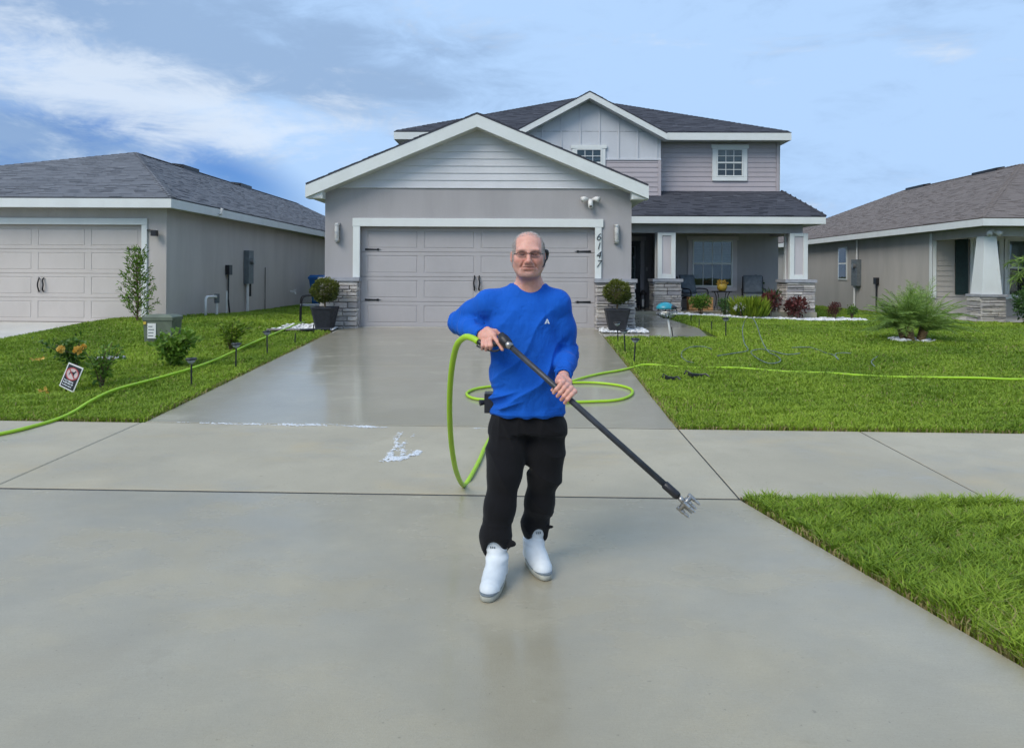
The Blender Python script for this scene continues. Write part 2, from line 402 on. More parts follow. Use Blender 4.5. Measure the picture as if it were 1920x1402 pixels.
def stone_mat():
    m = NM('ledge_stone', .85, .3); r = m.rnd()
    x = m.n('ShaderNodeValToRGB'); m.put(x.inputs[0], r); e = x.color_ramp.elements
    cols = [(.0, (.30, .29, .295)), (.2, (.66, .62, .56)), (.4, (.44, .42, .42)), (.62, (.74, .70, .64)), (.82, (.52, .48, .45)), (1, (.36, .35, .37))]
    e[0].position, e[0].color = cols[0][0], cols[0][1] + (1,); e[1].position, e[1].color = cols[-1][0], cols[-1][1] + (1,)
    for p, c in cols[1:-1]:
        q = e.new(p); q.color = c + (1,)
    v = m.ramp(m.noise(9, 6, .65, (1, 1, 3)), .3, .75)
    m.set('Base Color', m.mix(m.math('MULTIPLY', v, .55), x.outputs[0], (.24, .225, .23, 1))); m.bump(m.noise(26, 6, .7, (1, 1, 2.2)), .9, .02); return m.m
M['stone'] = stone_mat()
def hose_mat():
    m = NM('lime_hose_rubber', .42, .45); d = m.ramp(m.noise(9, 4), .4, .75)
    m.set('Base Color', m.mix(m.math('MULTIPLY', d, .3), (.36, .60, .022, 1), (.25, .42, .03, 1))); return m.m
M['hose'] = hose_mat()
M['tubing'] = plain('grey_green_tubing', (.13, .175, .15), .25, .35, 6)
M['bark'] = plain('brown_bark', (.12, .085, .045), .9, .3, 14, .9, 40)
M['bark_palm'] = plain('palm_trunk', (.17, .115, .055), .9, .35, 18, .9, 30)
M['grass'] = foliage('grass_blades', (.10, .20, .016, 1), (.385, .525, .058, 1), .5, .3, .25, (.36, .30, .13, 1))
M['leaf'] = foliage('leaf_green', (.04, .10, .014, 1), (.20, .34, .04, 1))
M['leaf_dark'] = foliage('leaf_dark_green', (.018, .055, .016, 1), (.09, .18, .045, 1))
M['leaf_box'] = foliage('boxwood_leaf', (.03, .05, .008, 1), (.19, .215, .03, 1), .55, .2)
M['leaf_lime'] = foliage('lime_leaf', (.09, .17, .012, 1), (.37, .47, .05, 1))
M['leaf_red'] = foliage('burgundy_leaf', (.04, .014, .012, 1), (.20, .06, .055, 1))
M['leaf_palm'] = foliage('palm_leaf', (.06, .13, .02, 1), (.28, .42, .09, 1), .45, .25)
M['petal'] = foliage('yellow_petal', (.74, .42, .06, 1), (.86, .66, .20, 1), .5, .3)
M['petal_white'] = foliage('white_petal', (.6, .62, .58, 1), (.8, .82, .8, 1), .5, .3)
M['pebble'] = foliage('white_pebble', (.55, .56, .57, 1), (.82, .83, .83, 1), .7, 0.0)

M['stone_core'] = plain('mortar', (.16, .155, .155), .9, .2, 10)
# ------------------------------------------------------------------ ground and paving
def make_ground():
    xs = np.concatenate([[-900, -300, -120, -60, -40], np.arange(-30, 30.1, .5), [40, 60, 120, 300, 900]])
    ys = np.concatenate([[-300, -60, -20, -9.5], np.arange(-9, 46, .5), [50, 70, 120, 300, 1500]])
    X, Y = np.meshgrid(xs, ys, indexing='ij'); Z = lawn_z(X, Y) - .035
    Z = np.where((Y < -1.4) & (Y > -9.2), -.2, Z); nx, ny = X.shape
    idx = np.arange(nx * ny).reshape(nx, ny)
    Fq = np.stack([idx[:-1, :-1], idx[1:, :-1], idx[1:, 1:], idx[:-1, 1:]], -1).reshape(-1, 4)
    o = link_mesh('ground', np_mesh('ground', np.stack([X, Y, Z], -1).reshape(-1, 3), Fq), M['soil'], None, True)
    tag(o, kind='structure')
make_ground()
def slab4(name, P, mat, parent, th=.11, c=.008):
    """one cast slab: corners counter-clockwise seen from above, tooled (chamfered) edges"""
    P = [Vector(p) for p in P]; n = len(P); cen = sum(P, Vector()) / n
    ins = []
    for i in range(n):
        a, b, d = P[i - 1], P[i], P[(i + 1) % n]
        e1 = (b - a).normalized(); e2 = (d - b).normalized()
        n1 = Vector((-e1.y, e1.x, 0)); n2 = Vector((-e2.y, e2.x, 0))
        ins.append(b + (n1 + n2) * (c / max(1 + n1.dot(n2), .3)))
    low = [p - Vector((0, 0, c * .8)) for p in P]; bot = [p - Vector((0, 0, th)) for p in P]
    m = MB(); vs = ins + low + bot; fs = [tuple(range(n))]
    for k in (0, n):
        fs += [(k + (i + 1) % n, k + i, k + n + i, k + n + (i + 1) % n) for i in range(n)]
    m.poly(vs, [tuple(reversed(f)) if False else f for f in fs]); return m.build(name, mat, parent)
def pz(x, y, dz=0.0): return (x, y, float(pave_z(x, y)) + dz)
def tilt(y, x): return y - .014 * x
DR_L, DR_R = -3.79, 1.50
apron = structure('driveway_apron')
slab4('slab', [(-5.2, -1.5, 0), (3.02, -1.5, 0), (1.505, tilt(5.150, 1.5), 0), (-3.82, tilt(5.146, -3.8), 0)], M['apron'], apron)
sidewalk = structure('sidewalk')
xs = [-16, -14.2, -12.4, -10.6, -8.9, -7.2, -5.5, -3.82, 1.505, 3.25, 5.0, 6.75, 8.5, 10.2, 12, 13.8, 15.5]
for a, b in zip(xs[:-1], xs[1:]):
    g = .005
    sl = lambda x: .05 * (x + 3.8) if abs(x + 3.82) < .01 else 0
    slab4('slab', [pz(a + g, tilt(5.178, a)), pz(b - g, tilt(5.178, b)), pz(b - g, tilt(7.225, b)), pz(a + g, tilt(7.225, a))], M['walk'], sidewalk)
driveway = structure('driveway')
ys = [7.246, 10.6, 13.75, 15.36]
for a, b in zip(ys[:-1], ys[1:]):
    f = (lambda y, x: tilt(y, x)) if a < 8 else (lambda y, x: y)
    slab4('slab', [pz(DR_L, f(a, DR_L) + .003), pz(DR_R, f(a, DR_R) + .003), pz(DR_R, b - .003), pz(DR_L, b - .003)], M['drive'], driveway, c=.006)
walkway = structure('walkway')
for a, b in ((13.95, 15.6), (15.6, 17.4), (17.4, 19.2), (19.2, 21.05)):
    x0 = DR_R + .012 if a < 15 else 2.2
    slab4('slab', [pz(x0, a + .003), pz(3.5 if a < 15 else 3.68, a + .003), pz(3.68, b - .003), pz(x0, b - .003)], M['drive'], walkway, c=.006)
nd = structure('neighbor_driveway')
for a, b in ((7.25, 10.2), (10.2, 13.1), (13.1, 16.05)):
    slab4('slab', [pz(-13.9, a + .06, .01), pz(-9.2, a + .06, .01), pz(-9.2, b + .05, .01), pz(-13.9, b + .05, .01)], M['pale_concrete'], nd)
jf = MB()
for a, b, y0 in ((-16, 15.5, 5.165), (-3.82, 1.505, 7.236)):
    jf.poly([(a, tilt(y0 - .03, a), pz(a, y0)[2] - .0035), (b, tilt(y0 - .03, b), pz(b, y0)[2] - .0035), (b, tilt(y0 + .03, b), pz(b, y0)[2] - .0035), (a, tilt(y0 + .03, a), pz(a, y0)[2] - .0035)], [(0, 1, 2, 3)])
for x_ in xs[1:-1]:
    jf.poly([(x_ - .02, tilt(5.2, x_), pz(0, 5.2)[2] - .005), (x_ + .02, tilt(5.2, x_), pz(0, 5.2)[2] - .005), (x_ + .02, tilt(7.2, x_), pz(0, 7.2)[2] - .005), (x_ - .02, tilt(7.2, x_), pz(0, 7.2)[2] - .005)], [(0, 1, 2, 3)])
jf.build('expansion_joint', M['joint'], sidewalk)
road = MB(); road.poly([(-200, -9, -.1), (200, -9, -.1), (200, -2.1, -.1), (-200, -2.1, -.1)], [(0, 1, 2, 3)])
tag(road.build('road', M['asphalt']), kind='structure')
gut = MB(); gut.prism_z([(-200, -2.09), (200, -2.09), (200, -1.51), (-200, -1.51)], -.2, -.04)
tag(gut.build('kerb', M['pale_concrete']), kind='structure')

# ------------------------------------------------------------------ building helpers
def tab_mesh(w, e, th, tone, k=1.25):
    """one shingle tab, origin at its lower left corner, x along the eave, y up the slope, z out of the roof"""
    V = [(0, 0, .001), (w, 0, .001), (w, e * k, 0), (0, e * k, 0), (0, 0, th), (w, 0, th), (w, e * k, .003), (0, e * k, .003)]
    return V, [(4, 5, 6, 7), (0, 1, 5, 4), (1, 2, 6, 5), (3, 0, 4, 7)]
def shingle_pool(mat, w=.25, e=.125):
    pool = []
    rr = random.Random(5)
    for k in range(12):
        me = bpy.data.meshes.new('shingle'); V, Fc = tab_mesh(w - .004, e, .006 + .011 * rr.random() * (k % 3 > 0), 0); me.from_pydata(V, [], Fc); me.update()
        me.attributes.new('tone', 'FLOAT', 'POINT').data.foreach_set('value', np.full(8, min(1, max(0, rr.gauss(.45, .15))), np.float32)); me.materials.append(mat); pool.append(me)
    return pool
class Roof:
    """collects the shingle tabs of one house; the nearest 300 become parts of their own, the rest one part per plane"""
    def __init__(s, house, mat, w=.25, e=.125): s.h = house; s.m = mat; s.w = w; s.e = e; s.tabs = []; s.planes = []
    def plane(s, pts, th=.09, fascia=None):
        P = [Vector(p) for p in pts]; u = (P[1] - P[0]).normalized(); n = u.cross(P[2] - P[1]).normalized()
        if n.z < 0: n = -n
        v = n.cross(u); m = MB(); m.slab(P, th, -n); deck = m.build('roof_plane', s.m, s.h, tone=True); s.planes.append(deck)
        uv = [((p - P[0]).dot(u), (p - P[0]).dot(v)) for p in P]; vmax = max(q[1] for q in uv); vmin = min(q[1] for q in uv); row = 0
        y = vmin
        while y < vmax - .02:
            ym = y + s.e * .4; xs = []
            for i in range(len(uv)):
                (x0, y0), (x1, y1) = uv[i], uv[(i + 1) % len(uv)]
                if (y0 - ym) * (y1 - ym) < 0: xs.append(x0 + (x1 - x0) * (ym - y0) / (y1 - y0))
            if len(xs) >= 2:
                lo, hi = min(xs), max(xs); x = math.floor(lo / s.w) * s.w + (row * .5 + .17 * (row % 3)) % 1 * s.w - s.w
                while x < hi:
                    a, b = max(x, lo), min(x + s.w, hi)
                    if b - a > .05:
                        s.tabs.append((P[0] + u * a + v * y + n * .002, u, v, n, b - a, deck, random.gauss(.45, .15), min(1.25, (vmax - y) / s.e)))
                    x += s.w
            y += s.e; row += 1
        return deck
    def finish(s, count=300):
        pool = shingle_pool(s.m, s.w, s.e)
        order = sorted(range(len(s.tabs)), key=lambda i: (s.tabs[i][0] - CAM_LOC).length + (0 if s.tabs[i][4] > s.w * .98 and s.tabs[i][7] > 1.2 else 500) + (0 if s.tabs[i][3].dot(CAM_LOC - s.tabs[i][0]) > 0 else 500))
        solo = set(order[:count]); rest = {}
        for i, (o, u, v, n, w, deck, tone, tk) in enumerate(s.tabs):
            if i in solo:
                ob = bpy.data.objects.new('shingle', random.choice(pool)); COL.objects.link(ob)
                ob.parent = deck; ob.matrix_parent_inverse = mat_of(deck).inverted()
                ob.matrix_basis = Matrix(((u.x, v.x, n.x, o.x), (u.y, v.y, n.y, o.y), (u.z, v.z, n.z, o.z), (0, 0, 0, 1)))
            else:
                m = rest.setdefault(deck.name, (MB(), deck))[0]; V, Fc = tab_mesh(w - .004, s.e, .006 + .011 * random.random() * random.randint(0, 1), 0, tk)
                m.poly([o + u * q[0] + v * q[1] + n * q[2] for q in V], Fc, min(1, max(0, tone)))
        for m, deck in rest.values(): tag(m.build('shingle_field', s.m, deck, tone=True), kind='stuff')
    def cap(s, a, b, deck):
        """overlapping cap shingles along a ridge or hip"""
        a, b = Vector(a), Vector(b); d = (b - a); L = d.length; d.normalize(); a = a + d * .12; L -= .12; side = d.cross(Vector((0, 0, 1))).normalized(); m = MB(); k = int(L / .21)
        for i in range(k):
            p = a + d * (L * i / k); q = a + d * (L * (i + 1.15) / k); up = Vector((0, 0, 1)); w = .13
            m.poly([p - side * w - up * .02, p + up * .030, p + side * w - up * .02, q - side * w - up * .035, q + up * .015, q + side * w - up * .035,
                    p - side * w - up * .035, p + up * .01, p + side * w - up * .035],
                   [(0, 1, 4, 3), (1, 2, 5, 4), (0, 6, 7, 1), (1, 7, 8, 2)], min(1, max(0, random.gauss(.5, .2))))
        tag(m.build('ridge_cap', s.m, deck, tone=True), kind='stuff')

def lap(house, xr, z0, z1, y, mat, e=.15, name='siding_board'):
    z = z0
    while z < z1 - .01:
        zt = min(z + e, z1); (a0, a1), (b0, b1) = xr(z), xr(zt)
        if b1 - b0 < .02: b0 = b1 = (b0 + b1) / 2
        if a1 - a0 > .05:
            m = MB(); f0, f1 = y - .020, y - .003
            vs = [(a0, f0, z), (a1, f0, z), (b1, f1, zt + .006), (b0, f1, zt + .006), (a0, y, z), (a1, y, z), (b1, y, zt + .006), (b0, y, zt + .006)]
            m.poly(vs, [(0, 1, 2, 3), (0, 4, 5, 1), (1, 5, 6, 2), (3, 7, 4, 0), (7, 6, 5, 4)]); m.build(name, mat, house)
        z += e
def window(house, x0, x1, z0, z1, y, trim=.1, cols=3, rows=2, sill=True, upper=None, lower=None, trim_mat=None, frame_mat=None, head=True, lower_grid=True):
    tm = trim_mat or M['white']; fm = frame_mat or M['white']; fw = .045; mid = (z0 + z1) / 2
    f = MB(); d0, d1 = y - .05, y - .002
    f.cbox(x0, x0 + fw, d0, d1, z0, z1); f.cbox(x1 - fw, x1, d0, d1, z0, z1)
    f.cbox(x0 + fw, x1 - fw, d0 + .001, d1, z0, z0 + fw); f.cbox(x0 + fw, x1 - fw, d0 + .001, d1, z1 - fw, z1); f.cbox(x0 + fw, x1 - fw, d0 + .006, d1, mid - .025, mid + .025)
    w = f.build('window', fm, house)
    for k, (a, b, bm) in enumerate(((z0 + fw, mid - .025, lower or M['curtain_dark']), (mid + .025, z1 - fw, upper or M['blind']))):
        MB().box(x0 + fw, x1 - fw, y - .022, y - .016, a, b).build('pane', M['glass'], w)
        if bm is M['blind']:
            bl = MB(); n = max(3, int((b - a) / .05))
            for i in range(n):
                za = a + (b - a) * i / n; bl.poly([(x0 + fw, y - .012, za), (x1 - fw, y - .012, za), (x1 - fw, y - .006, za + (b - a) / n * .92), (x0 + fw, y - .006, za + (b - a) / n * .92)], [(0, 1, 2, 3)])
            bl.build('blind', bm, w)
            MB().box(x0 + fw, x1 - fw, y - .005, y - .003, a, b).build('backing', M['curtain_dark'], w)
        else: MB().box(x0 + fw, x1 - fw, y - .008, y - .003, a, b).build('curtain', bm, w)  # real curtain upstairs, elsewhere a dark sheet in place of the unlit room
        if k == 0 and not lower_grid: continue
        for i in range(1, cols):
            xm = x0 + fw + (x1 - x0 - 2 * fw) * i / cols; MB().box(xm - .009, xm + .009, y - .030, y - .0225, a, b).build('muntin', fm, w)
        for i in range(1, rows):
            zm = a + (b - a) * i / rows; MB().box(x0 + fw, x1 - fw, y - .0295, y - .023, zm - .009, zm + .009).build('muntin', fm, w)
    if trim:
        t0 = y - .035; t = trim
        MB().cbox(x0 - t, x0 - .001, t0, y, z0, z1).build('trim', tm, w); MB().cbox(x1 + .001, x1 + t, t0, y, z0, z1).build('trim', tm, w)
        MB().cbox(x0 - t - (.04 if head else 0), x1 + t + (.04 if head else 0), t0 - .012, y, z1 + .001, z1 + t).build('trim', tm, w)
        MB().cbox(x0 - t, x1 + t, t0 - .006, y, z0 - t, z0 - .001).build('sill', tm, w)
    return w
def garage_door(house, x0, x1, z0, z1, y, mat, hinge_xz, handle_x):
    rt = MB().box(x0, x1, y + .03, y + .06, z0, z1).build('garage_door', mat, house); H = (z1 - z0) / 4
    for r in range(4):
        a, b = z0 + r * H + .003, z0 + (r + 1) * H - .003; m = MB(); m.box(x0, x1, y + .0085, y + .028, a, b)
        cw = (x1 - x0 - .14) / 4; rail = .075
        m.cbox(x0, x1, y, y + .0085, a, a + rail, .0045); m.cbox(x0, x1, y, y + .0085, b - rail, b, .0045)
        for c in range(5):
            xa = x0 + c * cw - (0 if c == 0 else .0); m.cbox(max(x0, xa), min(x1, xa + .14), y + .0006, y + .0085, a + rail - .004, b - rail + .004, .0045)
        for c in range(4):
            xa = x0 + c * cw + .14; m.cbox(xa + .018, xa + cw - .14 - .018, y + .001, y + .0085, a + rail + .014, b - rail - .014, .0072)
        m.build('door_section', mat, rt)
    for hx, hz, s in hinge_xz:
        m = MB(); m.poly([(hx, y - .012, hz - .022), (hx + s * .26, y - .012, hz - .012), (hx + s * .34, y - .012, hz), (hx + s * .26, y - .012, hz + .012), (hx, y - .012, hz + .022),
                          (hx, y, hz - .022), (hx + s * .26, y, hz - .012), (hx + s * .34, y, hz), (hx + s * .26, y, hz + .012), (hx, y, hz + .022)],
                         [(0, 1, 2, 3, 4), (0, 5, 6, 1), (1, 6, 7, 2), (2, 7, 8, 3), (3, 8, 9, 4), (4, 9, 5, 0)])
        m.box(hx + s * .27 - .022, hx + s * .27 + .022, y - .014, y - .001, hz - .022, hz + .022); m.build('strap_hinge', M['black'], rt)
    for s in (-1, 1):
        hx, hz = handle_x[0] + s * .05, handle_x[1]
        MB().tube(spline([(hx, y - .01, hz - .15), (hx - s * .004, y - .045, hz - .1), (hx + s * .012, y - .05, hz), (hx - s * .004, y - .045, hz + .1), (hx, y - .01, hz + .15)], 4), .016, 6).build('handle', M['black'], rt)
    return rt
def stone_pier(house, x0, x1, y0, y1, z0, z1, faces='FLR', cap=True, cap_out=.05, cap_z=.085):
    """ledge-stone base: a core, single stones in uneven courses, a cast cap"""
    core = MB().box(x0 + .05, x1 - .05, y0 + .05, y1 - .01, z0, z1).build('stone_base', M['stone_core'], house)
    rr = random.Random(int((x0 + 50) * 100))
    def stones(a0, a1, place):
        z = z0
        while z < z1 - .015:
            h = min(rr.choice([.05, .065, .08, .10, .13]), z1 - z)
            if z1 - z - h < .03: h = z1 - z
            a = a0
            while a < a1 - .01:
                w = min(rr.uniform(.18, .5), a1 - a)
                if a1 - a - w < .09: w = a1 - a
                d = rr.uniform(.0, .028); g = .004; q = lambda s=.006: rr.uniform(-s, s)
                A, B, C, D = a + g, a + w - g, z + g, z + h - g; bv = .010
                vs = [place(A + bv + q(), C + bv + q(.004), -d + q()), place(B - bv + q(), C + bv + q(.004), -d + q()), place(B - bv + q(), D - bv + q(.004), -d + q()), place(A + bv + q(), D - bv + q(.004), -d + q()),
                      place(A, C, .014), place(B, C, .014), place(B, D, .014), place(A, D, .014), place(A, C, .052), place(B, C, .052), place(B, D, .052), place(A, D, .052)]
                fs = [(0, 1, 2, 3)]
                for k in (0, 4): fs += [(k + i, k + 4 + i, k + 4 + (i + 1) % 4, k + (i + 1) % 4) for i in range(4)]
                MB().poly(vs, fs).build('stone', M['stone'], core); a += w
            z += h
    if 'F' in faces: stones(x0, x1, lambda a, z, d: (a, y0 + d, z))
    if 'L' in faces: stones(y0 + .012, y1, lambda a, z, d: (x0 + d, y1 + y0 + .012 - a, z))
    if 'R' in faces: stones(y0 + .012, y1, lambda a, z, d: (x1 - d, a, z))
    if cap:
        c = cap_out; m = MB(); m.prism_z([(x0 - c, y0 - c), (x1 + (c if 'R' in faces else 0), y0 - c), (x1 + (c if 'R' in faces else 0), y1), (x0 - (c if 'L' in faces else 0), y1), (x0 - (c if 'L' in faces else 0), y0 - c)][1:], z1, z1 + cap_z)
        m.build('pier_cap', M['concrete_cap'], house)
    return core
def wallbox(house, x0, x1, y0, y1, z0, z1, mat, name='wall'): return MB().box(x0, x1, y0, y1, z0, z1).build(name, mat, house)

# ------------------------------------------------------------------ the two-storey house
HOUSE = thing('two_storey_house', (-.98, 15.2, .44), 'two-storey grey house with white gables and double garage, behind the man', 'house')
G = .44
wallbox(HOUSE, -4.15, -3.43, 15.2, 15.42, .30, 2.53, M['stucco']); wallbox(HOUSE, 1.46, 2.19, 15.2, 15.42, .30, 2.53, M['stucco'])
wallbox(HOUSE, -4.15, 2.19, 15.2, 15.42, 2.5302, 3.33, M['stucco'], 'header_wall')
wallbox(HOUSE, -4.15, -3.95, 15.421, 24.4, .30, 3.33, M['stucco']); wallbox(HOUSE, 1.99, 2.19, 15.421, 24.4, .30, 3.33, M['stucco'])
gd = garage_door(HOUSE, -3.428, 1.458, .455, 2.528, 15.33, M['door_grey'],
                 [(-3.34, 2.06, 1), (-3.34, 1.01, 1), (1.37, 2.04, -1), (1.37, .99, -1)], (-1.0, 1.37))
MB().cbox(-3.57, 1.61, 15.155, 15.199, 2.53, 2.70).build('door_head_trim', M['white'], HOUSE)
MB().cbox(-3.56, -3.415, 15.16, 15.199, 1.475, 2.529).build('door_side_trim', M['white'], HOUSE)
MB().cbox(1.44, 1.575, 15.16, 15.199, 1.475, 2.529).build('door_side_trim', M['white'], HOUSE)
stone_pier(HOUSE, -4.22, -3.45, 15.12, 15.6, .34, 1.40, 'FLR', True, .04, .075)
stone_pier(HOUSE, 1.47, 2.26, 15.12, 15.75, .34, 1.40, 'FLR', True, .04, .075)
# garage gable
RX, RZ, SL = -.99, 4.82, .416
under = lambda x: RZ - .285 - SL * abs(x - RX)
gx = lambda z: (max(-4.15, RX - (RZ - .285 - z) / SL), min(2.19, RX + (RZ - .285 - z) / SL))
MB().prism_y([(-4.15, 3.331), (2.19, 3.331), (2.19, 3.36), (RX, RZ - .22), (-4.15, 3.36)], 15.205, 15.30).build('gable_wall', M['gable_white'], HOUSE)
MB().cbox(-4.15, 2.19, 15.17, 15.204, 3.325, 3.345).build('band_trim', M['gable_white'], HOUSE)
lap(HOUSE, gx, 3.345, RZ - .30, 15.204, M['gable_white'], .148)
roof = Roof(HOUSE, M['roof_dark'])
EX = 3.47
for s in (-1, 1):
    e = Vector((RX + s * EX, 14.85, RZ - SL * EX)); r_ = Vector((RX, 14.85, RZ))
    eb, rb = Vector((e.x, 24.0, e.z)), Vector((RX, 24.0, RZ))
    roof.plane([e, eb, rb, r_] if s > 0 else [eb, e, r_, rb], .03)
    # rake board, soffit, eave fascia
    a, b = RX + s * (EX + .005), RX; za, zb = RZ - SL * EX - .03, RZ - .03
    pts = [(a, za - .255), (b, zb - .255), (b, zb), (a, za)]
    if s > 0: pts = pts[::-1]
    MB().prism_y(pts, 14.855, 14.90).build('rake_board', M['white'], HOUSE)
    m = MB(); w = RX + s * 3.18
    m.slab([(a, 14.902, za - .235), (RX, 14.902, zb - .235), (RX, 15.2, zb - .235), (a, 15.2, za - .235)], .02); m.build('rake_soffit', M['soffit'], HOUSE)
    xe = sorted((a, a - s * .025)); MB().box(xe[0], xe[1], 14.901, 24.0, za - .21, za).build('eave_fascia', M['white'], HOUSE)
    xe = sorted((a - s * .026, RX + s * 3.17)); MB().box(xe[0], xe[1], 14.901, 24.0, za - .245, za - .215).build('eave_soffit', M['soffit'], HOUSE)
    # little vent holes line under the rake
    xe = sorted((a, RX + s * 3.14)); MB().prism_y([(xe[0], za - .262), (xe[1], za - .262), (xe[1], za - .02 + (SL * .28 if s < 0 else 0)), (xe[0], za - .02 + (SL * .28 if s > 0 else 0))], 14.91, 15.16).build('eave_return', M['white'], HOUSE)
# upper storey
wallbox(HOUSE, -3.75, 8.07, 23.6, 37.6, 3.2, 5.86, M['mauve'])
wallbox(HOUSE, 4.20, 8.07, 23.601, 37.5, .30, 3.199, M['stucco']); wallbox(HOUSE, 2.191, 4.199, 24.5, 24.7, .30, 3.4, M['stucco'])
lap(HOUSE, lambda z: (4.30, 7.98), 4.25, 5.84, 23.598, M['mauve'], .153)
MB().cbox(7.985, 8.09, 23.56, 23.599, 4.2, 5.84).build('corner_trim', M['mauve'], HOUSE)
MB().box(8.071, 8.10, 23.56, 23.70, 4.2, 5.84).build('corner_trim', M['white'], HOUSE)
# upper gable (board and batten) standing forward
GXc, GZ, GS, GE = 1.97, 7.22, .536, 2.39
MB().prism_y([(-.29, 3.4), (4.23, 3.4), (4.23, GZ - .2 - GS * 2.26), (GXc, GZ - .2), (-.29, GZ - .2 - GS * 2.26)], 23.1, 23.59).build('gable_wall', M['batten'], HOUSE)
lap(HOUSE, lambda z: (-.29, 4.14), 3.4, 5.14, 23.098, M['mauve'], .153)
MB().cbox(-.29, 4.235, 23.06, 23.099, 5.145, 5.20).build('band_trim', M['batten'], HOUSE)
MB().cbox(4.145, 4.24, 23.062, 23.099, 3.4, 5.144).build('corner_trim', M['mauve'], HOUSE)
for i in range(8):
    x = -.08 + .598 * i; zt = GZ - .215 - GS * abs(x - GXc)
    if x < 4.2 and zt > 5.25: MB().cbox(x - .025, x + .025, 23.075, 23.0995, 5.201, zt, .004).build('batten', M['batten'], HOUSE)
for s in (-1, 1):
    e = Vector((GXc + s * GE, 22.7, GZ - GS * GE)); p = Vector((GXc, 22.7, GZ))
    valley = Vector((GXc, 26.1, GZ)); ev = Vector((e.x, 23.2, e.z))
    roof.plane([e, ev, valley, p] if s > 0 else [ev, e, p, valley], .03)
    a, b = e.x, GXc; za, zb = e.z - .03, GZ - .03; pts = [(a, za - .19), (b, zb - .19), (b, zb), (a, za)]
    if s > 0: pts = pts[::-1]
    MB().prism_y(pts, 22.705, 22.75).build('rake_board', M['white'], HOUSE)
    MB().slab([(a, 22.752, za - .17), (b, 22.752, zb - .17), (b, 23.098, zb - .17), (a, 23.098, za - .17)], .02).build('rake_soffit', M['soffit'], HOUSE)
# main hip roof
X0, X1, Y0, Y1, Z0, S2 = -4.15, 8.29, 23.1, 38.1, 6.04, .41
T = (X1 - X0) / 2; A_, B_, C_, D_ = (X0, Y0, Z0), (X1, Y0, Z0), (X1, Y1, Z0), (X0, Y1, Z0); P1, P2 = (X0 + T, Y0 + T, Z0 + S2 * T), (X0 + T, Y1 - T, Z0 + S2 * T)
pf = roof.plane([A_, B_, P1], .03); roof.plane([B_, C_, P2, P1], .03); roof.plane([D_, A_, P1, P2], .03)
roof.cap(A_, P1, pf); roof.cap(B_, P1, pf); roof.cap(P1, P2, pf)
MB().box(X0, -.43, Y0 + .003, Y0 + .03, Z0 - .25, Z0 - .025).build('eave_fascia', M['white'], HOUSE)
MB().box(4.37, X1, Y0 + .003, Y0 + .03, Z0 - .25, Z0 - .025).build('eave_fascia', M['white'], HOUSE)
MB().box(X1 - .03, X1 - .002, Y0 + .031, Y1, Z0 - .25, Z0 - .025).build('eave_fascia', M['white'], HOUSE)
MB().box(X0 + .002, X0 + .03, Y0 + .031, Y1, Z0 - .25, Z0 - .025).build('eave_fascia', M['white'], HOUSE)
MB().box(X0 + .031, X1 - .031, Y0 + .031, Y1, Z0 - .23, Z0 - .19).build('eave_soffit', M['soffit'], HOUSE)
window(HOUSE, 6.08, 6.93, 4.70, 5.60, 23.575, .13, 3, 2, upper=M['blind_teal'], lower=M['blind_dim'])
window(HOUSE, 1.57, 2.39, 4.62, 5.50, 23.075, .11, 3, 2, upper=M['blind_teal'], lower=M['blind_dim'])
# porch
PF, PZ = 21.2, 3.27
pr = roof.plane([(2.19, PF, PZ), (8.60, PF, PZ), (8.17, 23.62, 4.26), (2.19, 23.62, 4.26)], .03)
roof.plane([(8.60, PF, PZ), (8.60, 23.8, PZ), (8.17, 23.62, 4.26)], .03)
MB().tube([(8.60, PF, PZ + .012), (8.17, 23.62, 4.272)], .028, 6).build('drip_edge', M['roof_dark'], HOUSE, tone=True)
MB().box(2.20, 8.60, PF + .003, PF + .03, PZ - .22, PZ - .025).build('eave_fascia', M['white'], HOUSE)
MB().box(8.572, 8.598, PF + .031, 23.75, PZ - .22, PZ - .025).build('eave_fascia', M['white'], HOUSE)
MB().box(2.20, 8.57, PF + .031, 23.6, PZ - .215, PZ - .17).build('porch_ceiling', M['stucco_trim'], HOUSE)
wallbox(HOUSE, 2.20, 8.10, 21.62, 21.92, 2.80, PZ - .216, M['stucco'], 'porch_beam')
wallbox(HOUSE, 7.80, 8.10, 21.921, 23.6, 2.80, PZ - .216, M['stucco'], 'porch_beam')
MB().box(2.2, 8.3, 21.06, 24.5, .30, .53).build('porch_floor', M['drive'], HOUSE)
def porch_post(x0):
    p = MB(); x1, y0, y1, z0, z1 = x0 + .52, 21.5, 22.02, 1.46, 2.80
    p.box(x0 + .03, x1 - .03, y0 + .03, y1 - .03, z0, z1); c = p.build('porch_post', M['stucco_trim'], HOUSE)
    for (a, b) in ((x0, x0 + .13), (x1 - .13, x1)):
        MB().cbox(a, b, y0, y0 + .029, z0, z1 - .002).build('post_trim', M['white'], c)
    for (a, b) in ((z0, z0 + .13), (z1 - .09, z1 - .002)): MB().cbox(x0 + .131, x1 - .131, y0 + .002, y0 + .029, a, b).build('post_trim', M['white'], c)
    for xa, xb in ((x0, x0 + .029), (x1 - .029, x1)):
        for ya, yb in ((y0 + .03, y0 + .14), (y1 - .13, y1)): MB().box(xa, xb, ya, yb, z0, z1 - .002).build('post_trim', M['white'], c)
porch_post(3.865); porch_post(7.69)
stone_pier(HOUSE, 3.74, 4.52, 21.36, 22.16, .30, 1.37, 'FLR', True, .05, .085); stone_pier(HOUSE, 7.55, 8.36, 21.36, 22.16, .22, 1.37, 'FLR', True, .05, .085)
